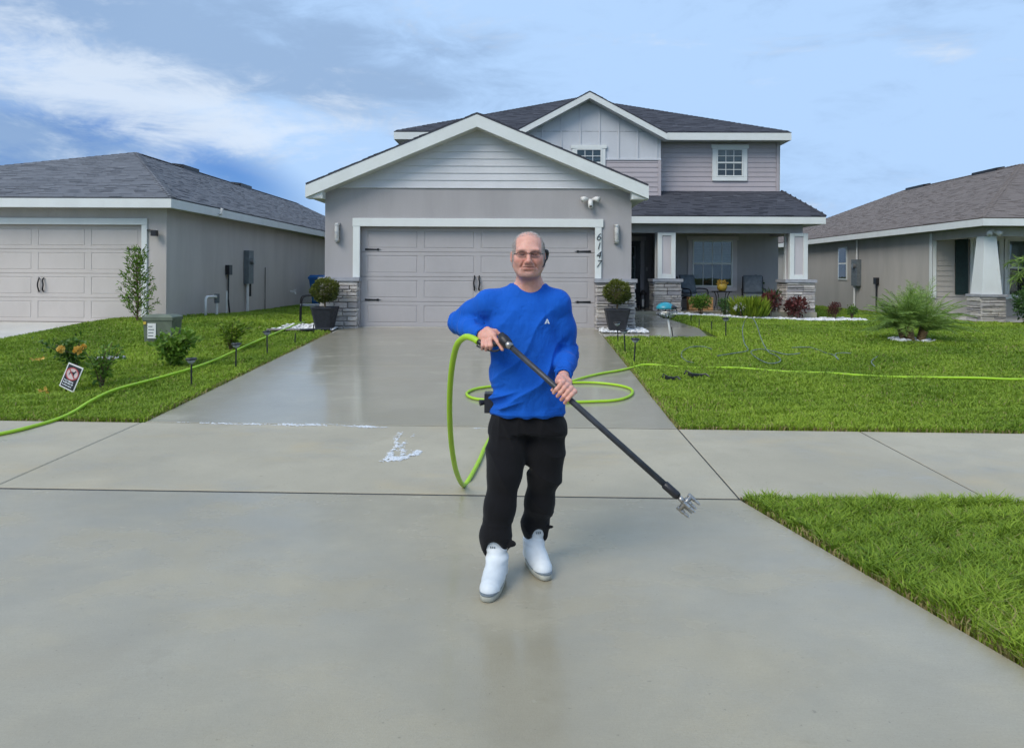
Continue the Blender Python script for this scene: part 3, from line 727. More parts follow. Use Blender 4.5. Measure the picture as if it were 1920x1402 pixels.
window(HOUSE, 5.34, 6.62, 1.20, 2.68, 23.6, .14, 4, 1, trim_mat=M['stucco_trim'], lower=M['curtain_dark'], lower_grid=True)
# entry door
ed = MB().box(2.90, 3.82, 24.44, 24.499, .55, 2.68).build('entry_door', M['door_black'], HOUSE)
MB().cbox(3.06, 3.66, 24.41, 24.439, 1.40, 2.52).build('lite_frame', M['meter'], ed)
for i in range(3):
    for j in range(2): MB().box(3.10 + .265 * j, 3.345 + .265 * j, 24.405, 24.409, 1.44 + .36 * i, 1.76 + .36 * i).build('pane', M['glass'], ed)
MB().cbox(2.78, 2.899, 24.42, 24.499, .54, 2.70).build('door_trim', M['stucco_trim'], HOUSE); MB().cbox(3.821, 3.95, 24.42, 24.499, .54, 2.70).build('door_trim', M['stucco_trim'], HOUSE)
MB().cbox(2.72, 4.0, 24.40, 24.499, 2.701, 2.84).build('door_trim', M['stucco_trim'], HOUSE)
MB().box(4.03, 4.07, 24.48, 24.499, 1.70, 1.82).build('doorbell', M['pvc'], HOUSE)
MB().tube([(3.14, 24.41, 1.5), (3.14, 24.38, 1.5), (3.22, 24.38, 1.5)], .015, 6).build('door_handle', M['black'], ed)
# wall lights, camera light, house number
for x in (-3.88, 1.875):
    l = MB().box(x - .045, x + .045, 15.15, 15.199, 2.20, 2.60).build('wall_light', M['brass'], HOUSE)
    MB().lathe([(.028, 0), (.045, .02), (.045, .36), (.028, .38)], (x, 15.10, 2.21), 12).build('lamp_shade', M['lamp_glass'], l, True)
    for z in (2.25, 2.40, 2.55): MB().lathe([(.05, 0), (.05, .03)], (x, 15.10, z - .015), 12).build('lamp_band', M['brass'], l)
fl = MB().lathe([(.06, 0), (.06, .03)], (1.335, 15.17, 3.08), 12).build('security_light', M['pvc'], HOUSE)
MB().tube([(1.335, 15.2, 3.09), (1.335, 15.1, 3.05), (1.335, 15.06, 2.93)], [.04, .055, .05], 10).build('camera_body', M['pvc'], fl, True)
MB().lathe([(.01, -.012), (.026, -.01), (.026, .012)], (1.335, 15.02, 2.95), 10).build('camera_lens', M['black_plastic'], fl)
for s in (-1, 1):
    MB().tube([(1.335 + s * .03, 15.15, 3.1), (1.335 + s * .11, 15.1, 3.11), (1.335 + s * .17, 15.06, 3.09)], [.02, .05, .06], 10).build('flood_lamp', M['pvc'], fl, True)
def digits(text, parent, x, y, ztop, size, step, mat):
    z = ztop
    for ch in text:
        cu = bpy.data.curves.new('digit', 'FONT'); cu.body = ch; cu.size = size; cu.extrude = .006; cu.align_x = 'CENTER'; cu.align_y = 'TOP'; cu.shear = .25
        cu.offset = -.004; tmp = bpy.data.objects.new('digit', cu); COL.objects.link(tmp)
        me = bpy.data.meshes.new_from_object(tmp); bpy.data.objects.remove(tmp); me.name = 'house_number_digit'
        me.transform(Matrix.Translation((x, y, z)) @ Matrix.Rotation(R(90), 4, 'X')); link_mesh('house_number_digit', me, mat, parent); z -= step
digits('6147', HOUSE, 1.505, 15.150, 2.44, .22, .185, M['black'])
MB().box(-3.63, 1.66, 15.30, 15.42, .40, .455).build('door_threshold', M['pale_concrete'], HOUSE)
roof.cap((RX, 14.9, RZ), (RX, 24, RZ), pf); roof.cap((GXc, 22.75, GZ), (GXc, 26, GZ), pf)
roof.finish(300)

# ------------------------------------------------------------------ neighbour with the grey roof
NL = thing('neighbor_house', (-7.8, 15.9, .43), 'single-storey tan stucco house with grey hip roof, next to the two-storey house\'s garage', 'house')
wallbox(NL, -17.2, -13.22, 15.9, 16.1, .2, 2.98, M['stucco_tan']); wallbox(NL, -8.33, -7.81, 15.9, 16.1, .2, 2.98, M['stucco_tan'])
wallbox(NL, -13.219, -8.331, 15.9, 16.1, 2.587, 2.98, M['stucco_tan'], 'header_wall'); wallbox(NL, -8.0, -7.811, 16.101, 38, .2, 2.98, M['stucco_side']); wallbox(NL, -17.2, -17, 16.101, 38, .2, 2.98, M['stucco_tan'])
garage_door(NL, -13.21, -8.335, .46, 2.585, 16.0, M['door_tan'], [(-8.42, 2.06, -1), (-8.42, 1.0, -1), (-13.12, 2.06, 1)], (-10.62, 1.27))
MB().cbox(-13.33, -8.22, 15.86, 15.899, 2.587, 2.73).build('door_head_trim', M['white'], NL); MB().cbox(-8.345, -8.22, 15.862, 15.899, .4, 2.586).build('door_side_trim', M['white'], NL)
MB().cbox(-13.33, -13.21, 15.862, 15.899, .4, 2.586).build('door_side_trim', M['white'], NL)
rl = Roof(NL, M['roof_grey']); ex, ey, ez = -7.52, 15.5, 3.145; pk = (-11.2, 20.95, 4.985); pb = (-11.2, 36, 4.985)
a, b, c, d = (-17.6, ey, ez), (ex, ey, ez), (ex, 40, ez), (-17.6, 40, ez)
rf = rl.plane([a, b, pk], .03); rl.plane([b, c, pb, pk], .03); rl.plane([d, a, pk, pb], .03)
rl.cap(b, pk, rf); rl.cap(a, pk, rf); rl.cap(pk, pb, rf); rl.finish(300)
MB().box(-17.6, ex, ey + .003, ey + .03, ez - .215, ez - .025).build('eave_fascia', M['white'], NL); MB().box(ex - .03, ex - .002, ey + .031, 40, ez - .215, ez - .025).build('eave_fascia', M['white'], NL)
MB().box(-17.57, ex - .031, ey + .031, 40, ez - .20, ez - .165).build('eave_soffit', M['soffit'], NL)
for y in (23.6, 28.4):
    MB().slab([(-11.05, y, 5.05), (-11.05, y + 1.15, 5.05), (-11.45, y + 1.1, 5.10), (-11.45, y + .05, 5.10)], .14).build('ridge_vent', M['black'], NL)
MB().tube([(-7.50, 17.9, 2.98), (-7.44, 17.9, 3.0), (-7.42, 17.9, 3.13)], .035, 8).build('overflow_pipe', M['pvc'], NL)
cm = MB().tube([(-8.24, 15.89, 2.47), (-8.12, 15.80, 2.47), (-7.99, 15.78, 2.45)], .018, 6).build('wall_camera', M['black_plastic'], NL)
MB().box(-8.06, -7.95, 15.70, 15.82, 2.34, 2.46).build('camera_body', M['black_plastic'], cm)
mb_ = MB().box(-7.809, -7.66, 20.3, 20.66, 1.25, 2.18).build('meter_box', M['meter'], NL)
MB().tube([(-7.66, 20.48, 1.88), (-7.57, 20.48, 1.88)], .085, 14).build('meter_dial', M['steel'], mb_); MB().tube([(-7.73, 20.4, 1.25), (-7.73, 20.4, .35)], .04, 8).build('conduit', M['pvc'], mb_)
MB().tube([(-7.73, 20.6, 1.25), (-7.73, 20.6, .9)], .03, 8).build('conduit', M['black_plastic'], mb_)
cb = MB().box(-7.809, -7.70, 19.05, 19.25, 1.50, 1.76).build('cable_box', M['black_plastic'], NL); MB().tube([(-7.76, 19.15, 1.5), (-7.77, 19.15, .9), (-7.73, 19.2, .35)], .022, 6).build('conduit', M['black_plastic'], cb)
MB().tube([(-7.77, 21.9, 1.72), (-7.77, 21.9, .4)], .012, 5).build('ground_wire', M['black_plastic'], NL)

# ------------------------------------------------------------------ neighbour with the brown roof
NR = thing('neighbor_house', (12.6, 23, .28), 'beige house with brown shingle roof and tapered white porch column, beside the palm', 'house')
wx = 12.65
wallbox(NR, wx, wx + .2, 23.1, 42, .1, 3.0, M['stucco_right']); wallbox(NR, wx + .2, 25, 23.1, 23.3, .1, 3.0, M['stucco_right'])
lap(NR, lambda z: (wx + .12, 13.6), .95, 2.85, 23.098, M['stucco_right'] and M['mauve'] if False else paint('beige_lap_siding', (.42, .395, .355)), .16)
MB().cbox(wx - .02, wx + .115, 23.05, 23.099, .9, 2.9).build('corner_trim', M['white'], NR); MB().box(wx - .03, wx - .001, 23.05, 23.2, .9, 2.9).build('corner_trim', M['white'], NR)
for x, w in ((13.35, .38), (16.25, .38)):
    sh = MB().box(x, x + w, 23.04, 23.079, 1.02, 2.80).build('shutter', M['green_shutter'], NR)
    for i in range(22): MB().poly([(x + .04, 23.03, 1.08 + i * .076), (x + w - .04, 23.03, 1.08 + i * .076), (x + w - .04, 23.039, 1.14 + i * .076), (x + .04, 23.039, 1.14 + i * .076)], [(0, 1, 2, 3)]).build('louvre', M['green_shutter'], sh)
window(NR, 13.90, 14.72, .98, 2.72, 23.078, .10, 1, 1); window(NR, 14.95, 15.77, .98, 2.72, 23.078, .10, 1, 1)
MB().box(17.2, 18.2, 23.02, 23.09, .4, 2.6).build('entry_door', M['door_black'], NR)
MB().box(wx, 25, 20.2, 23.09, .10, .34).build('porch_floor', M['pale_concrete'], NR)
for a_, b_ in (((wx, 25), (20.4, 20.7)), ((wx, wx + .3), (20.701, 23.05))): wallbox(NR, a_[0], a_[1], b_[0], b_[1], 2.68, 2.94, M['stucco_right'], 'porch_beam')
def taper_post(x):
    MB().prism_z([(0, 0), (1, 0), (1, 1), (0, 1)], 0, 1)
    c, b, t = (x, 20.55), .27, .165; z0, z1 = 1.09, 2.68
    V = [(c[0] + sx * q, c[1] + sy * q, z) for q, z in ((b, z0), (t, z1)) for sx, sy in ((-1, -1), (1, -1), (1, 1), (-1, 1))]
    MB().poly(V, [(0, 1, 5, 4), (1, 2, 6, 5), (2, 3, 7, 6), (3, 0, 4, 7), (4, 5, 6, 7), (3, 2, 1, 0)]).build('porch_post', M['white'], NR)
    stone_pier(NR, x - .33, x + .33, 20.22, 20.88, .15, 1.02, 'FLR', True, .04, .07)
taper_post(12.74); taper_post(17.0)
rr_ = Roof(NR, M['roof_brown']); ex, ey, ez = 12.25, 19.9, 3.15; pk = (17.6, 26.4, 5.57); pb = (17.6, 34.4, 5.57); xr = 23.2
a, b, c, d = (ex, ey, ez), (xr, ey, ez), (xr, 40.4, ez), (ex, 40.4, ez)
rf = rr_.plane([a, b, pk], .03); rr_.plane([d, a, pk, pb], .03); rr_.plane([b, c, pb, pk], .03); rr_.plane([c, d, pb], .03)
rr_.cap(a, pk, rf); rr_.cap(pk, pb, rf); rr_.cap(d, pb, rf); rr_.finish(300)
MB().box(ex, xr, ey + .003, ey + .03, ez - .215, ez - .025).build('eave_fascia', M['white'], NR); MB().box(ex + .002, ex + .03, ey + .031, 40.4, ez - .215, ez - .025).build('eave_fascia', M['white'], NR)
MB().box(ex + .031, xr, ey + .031, 40.4, ez - .20, ez - .165).build('eave_soffit', M['soffit'], NR)
for y in (27.6, 32.6): MB().slab([(17.45, y, 5.62), (17.45, y + 1.5, 5.62), (17.8, y + 1.45, 5.68), (17.8, y + .05, 5.68)], .14).build('ridge_vent', M['roof_dark'] and M['black'], NR)
sw = MB().box(wx - .03, wx - .001, 29.1, 29.9, 1.42, 2.72).build('window', M['white'], NR)
for z0, z1 in ((1.48, 2.04), (2.10, 2.66)): MB().box(wx - .036, wx - .031, 29.16, 29.84, z0, z1).build('pane', M['glass'], sw)
mb_ = MB().box(wx - .16, wx - .001, 27.9, 28.4, 1.2, 2.2).build('meter_box', M['meter'], NR); MB().tube([(wx - .16, 28.1, 1.95), (wx - .25, 28.1, 1.95)], .09, 12).build('meter_dial', M['steel'], mb_)
MB().tube([(wx - .08, 28.1, 2.2), (wx - .08, 28.1, 2.95)], .035, 8).build('conduit', M['pvc'], mb_); MB().tube([(wx - .08, 28.3, 1.2), (wx - .08, 28.3, .2)], .04, 8).build('conduit', M['pvc'], mb_)
cb = MB().box(wx - .11, wx - .001, 26.5, 26.72, 1.28, 1.52).build('cable_box', M['black_plastic'], NR); MB().tube([(wx - .05, 26.6, 1.28), (wx - .05, 26.6, .2)], .03, 6).build('conduit', M['black_plastic'], cb)
fl = MB().lathe([(.05, 0), (.05, .05)], (12.76, 20.33, 2.80), 10).build('flood_light', M['pvc'], NR)
for s in (-1, 1): MB().tube([(12.76, 20.36, 2.82), (12.76 + s * .1, 20.28, 2.78), (12.76 + s * .16, 20.2, 2.72)], [.03, .06, .075], 10).build('flood_lamp', M['pvc'], fl, True)
# ------------------------------------------------------------------ grass
def wavy(x, y, seed, f=1.0, n=7):
    r = np.random.default_rng(seed); o = 0
    for _ in range(n):
        a, k, p = r.uniform(0, 6.28), f * r.uniform(.5, 2.0), r.uniform(0, 6.28); o = o + np.sin((x * math.cos(a) + y * math.sin(a)) * k + p)
    return o / n * 1.6
def blades(xy, z, name, near, thatch=False):
    n = len(xy); x, y = xy[:, 0], xy[:, 1]; d = np.hypot(x, y)
    clump = wavy(x, y, 3, 3.0); fine = wavy(x, y, 9, 14.0)
    h = (.043 + .016 * clump + .014 * fine) * RNG.uniform(.6, 1.35, n) * (1.15 if near else 1.0); h = np.clip(h, .022, .14)
    patch = wavy(x, y, 21, .9); p2 = wavy(x, y, 22, 2.6); t = .48 + .20 * patch + .20 * p2 + .10 * clump + RNG.normal(0, .17, n)
    bare = sstep(.55, 1.1, wavy(x, y, 33, 2.2) + .5 * wavy(x, y, 34, 7)); h *= 1 - .45 * bare; t = np.clip(t - .12 * bare, 0, 1.1); dry = RNG.random(n) < .03 + (.20 if near else .08) * bare; t = np.where(dry, 1.4, t)
    if thatch: t = np.where(RNG.random(n) < .55, 1.4, t); h = h * RNG.uniform(.25, .8, n)
    else: t = np.clip(t, 0, 1.4)
    V = np.empty((n, 5, 3)); zb = z - .03
    w = np.where(d < 6, .0042, .0042 * (1 + (d - 6) / 9)) * RNG.uniform(.7, 1.3, n)
    ang = RNG.uniform(0, 2 * np.pi, n); lean = RNG.uniform(.15, 1.0, n) ** .8 * h * (1.7 if near else 1.25); ld = ang + RNG.normal(0, .6, n) + np.pi / 2
    dx, dy = np.cos(ang) * w, np.sin(ang) * w; lx, ly = np.cos(ld) * lean, np.sin(ld) * lean
    V[:, 0] = np.stack([x - dx, y - dy, zb], -1); V[:, 1] = np.stack([x + dx, y + dy, zb], -1)
    mz = z + h * .55
    V[:, 2] = np.stack([x + dx * .8 + lx * .35, y + dy * .8 + ly * .35, mz], -1); V[:, 3] = np.stack([x - dx * .8 + lx * .35, y - dy * .8 + ly * .35, mz], -1)
    V[:, 4] = np.stack([x + lx, y + ly, z + h * .95], -1)
    b = np.arange(n)[:, None] * 5
    T3 = np.concatenate([b + [0, 1, 2], b + [0, 2, 3], b + [3, 2, 4]], 0)
    tone = np.repeat(t, 5).reshape(n, 5); tone[:, 4] += .06
    return link_mesh(name, np_mesh(name, V.reshape(-1, 3), T3, {'tone': tone.ravel()}, 3), M['grass'])
def lawn(name, x0, x1, y0, y1, dens, mask, near=False):
    """dens(d) blades per square metre at distance d; rejection-sampled, strips of 1 m"""
    P = []
    for ya in np.arange(y0, y1, 1.0):
        yb = min(ya + 1, y1); dm = dens(max((ya + yb) / 2, 1)); N = int((x1 - x0) * (yb - ya) * dm)
        if N <= 0: continue
        p = np.stack([RNG.uniform(x0, x1, N), RNG.uniform(ya, yb, N)], -1)
        vis = np.abs(p[:, 0] + .017 * p[:, 1]) < .70 * np.maximum(p[:, 1], 0) + 1.6
        P.append(p[vis & mask(p[:, 0], p[:, 1])])
    P = np.concatenate(P); thin = sstep(.5, 1.1, wavy(P[:, 0], P[:, 1], 33, 2.2) + .5 * wavy(P[:, 0], P[:, 1], 34, 7)); P = P[RNG.random(len(P)) > .55 * thin]; z = lawn_z(P[:, 0], P[:, 1]); o = blades(P, z, name, near); tag(o, kind='stuff'); return o
def dens_far(d): return float(np.interp(d, [6, 8, 11, 15, 20, 28, 40], [8500, 7000, 4200, 2400, 1500, 800, 350]))
edge = lambda x, y, s: .035 * wavy(x, y, s, 9.0) + .03 * wavy(x, y, s + 40, 40.0)
def m_right(x, y):
    k = (x > DR_R + .035 + edge(x, y, 4) * .5) & (y > 7.27 - .014 * x + edge(x, y, 5) * .6)
    k &= ~((x < 3.72) & (y > 13.9)); k &= ~((x < 8.75) & (y > 20.25)); k &= ~((x < 9.6) & (y > 20.4) & (y < 21.6)); k &= ~((x > 12.1) & (y > 20.1)); k &= (y < 36)
    k &= ~(np.hypot(x - PALM.x, (y - PALM.y) * 1.4) < .42); return k
def m_left(x, y):
    k = (x < DR_L - .03 + edge(x, y, 6) * .5) & (y > 7.27 - .014 * x + edge(x, y, 7) * .6) & (x > -9.16)
    k &= ~((x > -4.95) & (y > 14.35) & (y < 15.75)); k &= ~((x > -4.2) & (y > 15.1)); k &= ~((x < -7.78) & (y > 15.86)); return k
def m_strip(x, y):
    e = np.interp(y, [-1.5, 5.17], [3.02, 1.505]); return (x > e + .03 + edge(x, y, 8) * .6) & (y < 5.17 - .014 * x - .02 + edge(x, y, 2) * .5)
def m_strip_l(x, y):
    e = np.interp(y, [-1.5, 5.17], [-5.2, -3.82]); return (x < e - .02) & (y < 5.1)
PALM = ground_at(1712, 640)
tag(lawn('lawn', 1.4, 17, 7.0, 36, dens_far, m_right), 'bright green lawn right of the driveway', 'grass')
tag(lawn('lawn', -9.4, -3.7, 7.0, 34, dens_far, m_left), 'bright green lawn left of the driveway', 'grass')
tag(lawn('lawn', 1.4, 5.2, 1.0, 5.3, lambda d: 16000, m_strip, True), 'grass strip between sidewalk and street, right foreground', 'grass')
lawn('lawn', -6.5, -3.8, 2.5, 5.2, lambda d: 3500, m_strip_l, True)

E = []
for a, b, off, dn in (((1.505, 5.15), (2.9, -1.0), (.05, .012), 700), ((1.55, 7.235), (9.5, 7.12), (-.004, .05), 450), ((1.50, 7.25), (1.50, 13.9), (.05, 0), 350), ((-3.85, 7.30), (-9.1, 7.37), (.004, .05), 450), ((-3.79, 7.32), (-3.79, 14.3), (-.05, 0), 350)):
    a, b, off = np.array(a), np.array(b), np.array(off); k = int(np.linalg.norm(b - a) * dn); E.append(a + (b - a) * RNG.random((k, 1)) + off * RNG.uniform(.05, 1.3, (k, 1)))
E = np.concatenate(E); tag(blades(E, lawn_z(E[:, 0], E[:, 1]) - .004, 'thatch', True, True), 'dry clippings and thatch along the lawn edges', 'grass', kind='stuff')
# ------------------------------------------------------------------ plants
def leaf_mesh(P, N, L, Wd, tone, up=None):
    """one folded leaf (4 triangles) per point: P base, N pointing direction, L length, Wd width"""
    n = len(P); N = N / np.linalg.norm(N, axis=1, keepdims=True); r = RNG.normal(size=(n, 3)); S = np.cross(N, r); S /= np.linalg.norm(S, axis=1, keepdims=True) + 1e-9
    U = np.cross(S, N); L = np.broadcast_to(L, n)[:, None]; Wd = np.broadcast_to(Wd, n)[:, None]
    V = np.stack([P, P + N * L * .5 + S * Wd + U * Wd * .4, P + N * L, P + N * L * .5 - S * Wd + U * Wd * .4, P + N * L * .5], 1)
    b = np.arange(n)[:, None] * 5; T3 = np.concatenate([b + [0, 1, 4], b + [1, 2, 4], b + [2, 3, 4], b + [3, 0, 4]], 0)
    return V.reshape(-1, 3), T3, np.repeat(np.clip(tone, 0, 1.1), 5)
def leaves(name, P, N, L, Wd, tone, mat, parent):
    V, T3, t = leaf_mesh(np.asarray(P, float), np.asarray(N, float), L, Wd, tone); return link_mesh(name, np_mesh(name, V, T3, {'tone': t}, 3), mat, parent)
def sph(n, r0=.55):
    v = RNG.normal(size=(n, 3)); v /= np.linalg.norm(v, axis=1, keepdims=True); return v * (RNG.uniform(r0 ** 3, 1, (n, 1)) ** (1 / 3))
def shrub(name, base, rx, rz, n, L, mat, label, cat='shrub', group=None, stems=6, lobes=9, mat_stem=None, z0=.12, tone0=.5):
    root = thing(name, base, label, cat, group); st = MB(); P = []; N = []; T = []
    base = Vector(base)
    for i in range(lobes):
        a = RNG.uniform(0, 6.28); rr = rx * RNG.uniform(.1, .68); c = np.array([math.cos(a) * rr, math.sin(a) * rr, z0 + rz * RNG.uniform(.3, .82)]); q = rx * RNG.uniform(.28, .5)
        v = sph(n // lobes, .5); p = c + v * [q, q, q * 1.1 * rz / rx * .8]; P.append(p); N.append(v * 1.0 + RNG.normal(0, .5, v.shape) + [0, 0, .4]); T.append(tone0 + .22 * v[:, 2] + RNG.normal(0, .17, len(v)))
        st.tube(spline([base + Vector((math.cos(a) * .03, math.sin(a) * .03, -.03)), base + Vector((c[0] * .5, c[1] * .5, c[2] * .6)), base + Vector(c)], 3), [.012, .010, .009, .008, .007, .006, .004], 5)
    P = np.concatenate(P); P[:, 2] = np.maximum(P[:, 2], .02)
    st.build('stem', mat_stem or M['bark'], root); leaves('foliage', P + np.array(base), np.concatenate(N), RNG.uniform(.6, 1.3, len(P)) * L, RNG.uniform(.6, 1.2, len(P)) * L * .28, np.concatenate(T), mat, root); return root
def topiary(base, label):
    root = thing('potted_topiary', base, label, 'potted plant', 'potted ball topiaries beside the garage door'); b = Vector(base)
    pot = MB().lathe([(.155, 0), (.165, .01), (.235, .36), (.25, .40), (.25, .43), (.215, .43), (.205, .38)], b, 24, True).build('pot', M['charcoal'], root)
    pb = []
    MB().lathe([(.20, 0), (.20, .01)], b + Vector((0, 0, .385)), 12).build('soil', M['pebble'], root, tone=True)
    MB().tube([b + Vector((0, 0, .38)), b + Vector((.005, 0, .6))], [.02, .016], 8).build('trunk', M['bark'], root)
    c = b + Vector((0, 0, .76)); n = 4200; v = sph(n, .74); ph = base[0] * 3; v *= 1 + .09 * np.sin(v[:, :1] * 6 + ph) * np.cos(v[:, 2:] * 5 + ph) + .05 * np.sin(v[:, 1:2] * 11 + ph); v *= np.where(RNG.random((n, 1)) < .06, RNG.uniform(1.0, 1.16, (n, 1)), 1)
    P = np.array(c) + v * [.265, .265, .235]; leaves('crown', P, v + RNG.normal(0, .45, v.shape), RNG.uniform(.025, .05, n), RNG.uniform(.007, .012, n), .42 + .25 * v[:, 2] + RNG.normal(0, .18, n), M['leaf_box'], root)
    # twiggy core so that the ball is not hollow
    tw = MB()
    for _ in range(40):
        e = Vector(RNG.normal(size=3)).normalized(); tw.tube([b + Vector((0, 0, .58)), c + Vector((e.x * .2, e.y * .2, e.z * .17))], [.006, .003], 4)
    tw.build('twigs', M['bark'], root)
def gravel(poly_pts, n, size, label, zf=lawn_z, h=.03):
    poly = [Vector(p).to_2d() for p in poly_pts]; xs_ = [p.x for p in poly]; ys_ = [p.y for p in poly]; V = []; Fc = []; T = []
    octa = np.array([(1, 0, 0), (0, 1, 0), (-1, 0, 0), (0, -1, 0), (.65, .65, .5), (-.65, .65, .5), (-.65, -.65, .5), (.65, -.65, .5), (0, 0, .8), (.6, .6, -.5), (-.6, .6, -.5), (-.6, -.6, -.5), (.6, -.6, -.5)], float)
    fo = [(0, 4, 7), (0, 9, 4), (4, 9, 1), (4, 1, 5), (1, 10, 5), (5, 10, 2), (5, 2, 6), (2, 11, 6), (6, 11, 3), (6, 3, 7), (3, 12, 7), (7, 12, 0), (8, 4, 5), (8, 5, 6), (8, 6, 7), (8, 7, 4)]
    def inside(x, y):
        c = False
        for i in range(len(poly)):
            a, b = poly[i], poly[i - 1]
            if (a.y > y) != (b.y > y) and x < (b.x - a.x) * (y - a.y) / (b.y - a.y) + a.x: c = not c
        return c
    k = 0
    while k < n:
        x, y = RNG.uniform(min(xs_), max(xs_)), RNG.uniform(min(ys_), max(ys_))
        if not inside(x, y): continue
        s = size * RNG.uniform(.5, 1.25); q = octa * (s * RNG.uniform(.7, 1.3), s * RNG.uniform(.7, 1.2), s * RNG.uniform(.5, .9)) * RNG.uniform(.85, 1.12, (13, 1)); a = RNG.uniform(0, 6.28)
        ca, sa = math.cos(a), math.sin(a); q = np.stack([q[:, 0] * ca - q[:, 1] * sa, q[:, 0] * sa + q[:, 1] * ca, q[:, 2]], -1) + [x, y, float(zf(x, y)) + h + RNG.uniform(-.3, .5) * s]
        Fc += [tuple(13 * k + i for i in f) for f in fo]; V.append(q); T += [RNG.uniform(0, 1)] * 13; k += 1
    V = np.concatenate(V); o = link_mesh('gravel', np_mesh('gravel', V, np.array(Fc), {'tone': np.array(T)}, 3), M['pebble']); tag(o, label, 'gravel', kind='stuff')
    MB().poly([(p.x, p.y, float(zf(p.x, p.y)) + h * .4) for p in poly], [tuple(range(len(poly)))]).build('gravel_bed', M['pebble'], o, tone=True)
    return o
# planters by the garage
gravel([(-5.0, 14.4), (-3.82, 14.6), (-3.84, 15.1), (-4.2, 15.1), (-4.2, 15.7), (-5.0, 15.7)], 420, .035, 'white stones round the planter at the garage\'s blue-bin side', pave_z, .015)
gravel([(1.53, 14.55), (2.45, 14.55), (2.45, 15.1), (1.53, 15.1)], 260, .035, 'white stones round the planter under the house number', pave_z, .02)
topiary((-4.03, 14.78, float(pave_z(0, 14.8)) + .03), 'round topiary in a black square pot beside the blue bin')
topiary((1.85, 14.78, float(pave_z(0, 14.8)) + .03), 'round topiary in a black square pot below the house number')
MB_ed = MB().tube([(-5.05, 14.35, .44), (-4.4, 14.36, .44), (-3.86, 14.55, .45)], .03, 6).build('edging_strip', M['black_plastic']); tag(MB_ed, 'black plastic edging strip along white stones by the left planter', 'edging')
# porch bed
def low_z(x, y): return lawn_z(x, y)
gravel([(3.74, 19.4), (4.0, 20.1), (5.0, 20.28), (8.3, 20.35), (9.55, 20.5), (9.6, 21.3), (8.6, 21.5), (8.3, 21.05), (3.74, 21.05)], 1500, .05, 'white stones filling the porch flower bed', lawn_z, .02)
def gp(px, py): return ground_at(px, py)
def spike_shrub(name, base, h, r, n, mat, label, cat, wd=.02, tone0=.5):
    """long strap leaves rising from a centre"""
    root = thing(name, base, label, cat); a = RNG.uniform(0, 6.28, n); rad = RNG.uniform(0, .35, n) * r; tl = RNG.uniform(.1, .9, n)
    P = np.stack([np.cos(a) * rad + base[0], np.sin(a) * rad + base[1], np.full(n, base[2]) + RNG.uniform(0, h * .55, n)], -1); N = np.stack([np.cos(a) * tl, np.sin(a) * tl, np.full(n, 1.0)], -1)
    leaves('foliage', P, N, RNG.uniform(.35, .7, n) * h, RNG.uniform(.6, 1.2, n) * wd, tone0 + RNG.normal(0, .2, n), mat, root)
    st = MB()
    for i in range(5): st.tube([Vector(base) + Vector((RNG.normal(0, r * .15), RNG.normal(0, r * .15), -.02)), Vector(base) + Vector((RNG.normal(0, r * .2), RNG.normal(0, r * .2), h * .6))], [.012, .006], 5)
    st.build('stem', M['bark'], root); return root
def on(x, y, dz=.0): return (x, y, float(lawn_z(x, y)) + dz)
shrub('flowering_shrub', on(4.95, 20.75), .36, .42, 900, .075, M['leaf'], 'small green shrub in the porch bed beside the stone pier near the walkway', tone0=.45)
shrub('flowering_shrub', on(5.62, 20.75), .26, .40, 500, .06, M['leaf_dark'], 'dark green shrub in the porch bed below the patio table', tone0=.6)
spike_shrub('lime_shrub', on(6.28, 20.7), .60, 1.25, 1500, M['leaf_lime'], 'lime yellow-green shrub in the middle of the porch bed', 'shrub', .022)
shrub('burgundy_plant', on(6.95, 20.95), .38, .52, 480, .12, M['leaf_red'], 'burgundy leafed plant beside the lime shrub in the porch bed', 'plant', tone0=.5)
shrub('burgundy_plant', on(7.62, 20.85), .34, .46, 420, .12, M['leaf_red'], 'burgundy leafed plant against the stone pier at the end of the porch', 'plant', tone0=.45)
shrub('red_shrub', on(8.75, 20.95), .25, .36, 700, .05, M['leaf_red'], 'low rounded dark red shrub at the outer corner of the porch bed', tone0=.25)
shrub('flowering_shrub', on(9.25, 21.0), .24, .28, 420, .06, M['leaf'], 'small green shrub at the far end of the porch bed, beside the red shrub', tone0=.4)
wf = spike_shrub('white_flower', on(5.98, 20.45), .34, .12, 60, M['leaf_dark'], 'white flowers in front of the lime shrub', 'flower', .012)
v = sph(60, .6); leaves('petals', np.array(on(5.98, 20.45, .30)) + v * [.16, .1, .09], v, .08, .03, RNG.random(60), M['petal_white'], wf)
# shrubs by the other neighbour
shrub('hedge_shrub', on(13.12, 19.3), .68, .85, 2600, .10, M['leaf_dark'], 'dark green bush in front of the tapered porch column', tone0=.55)
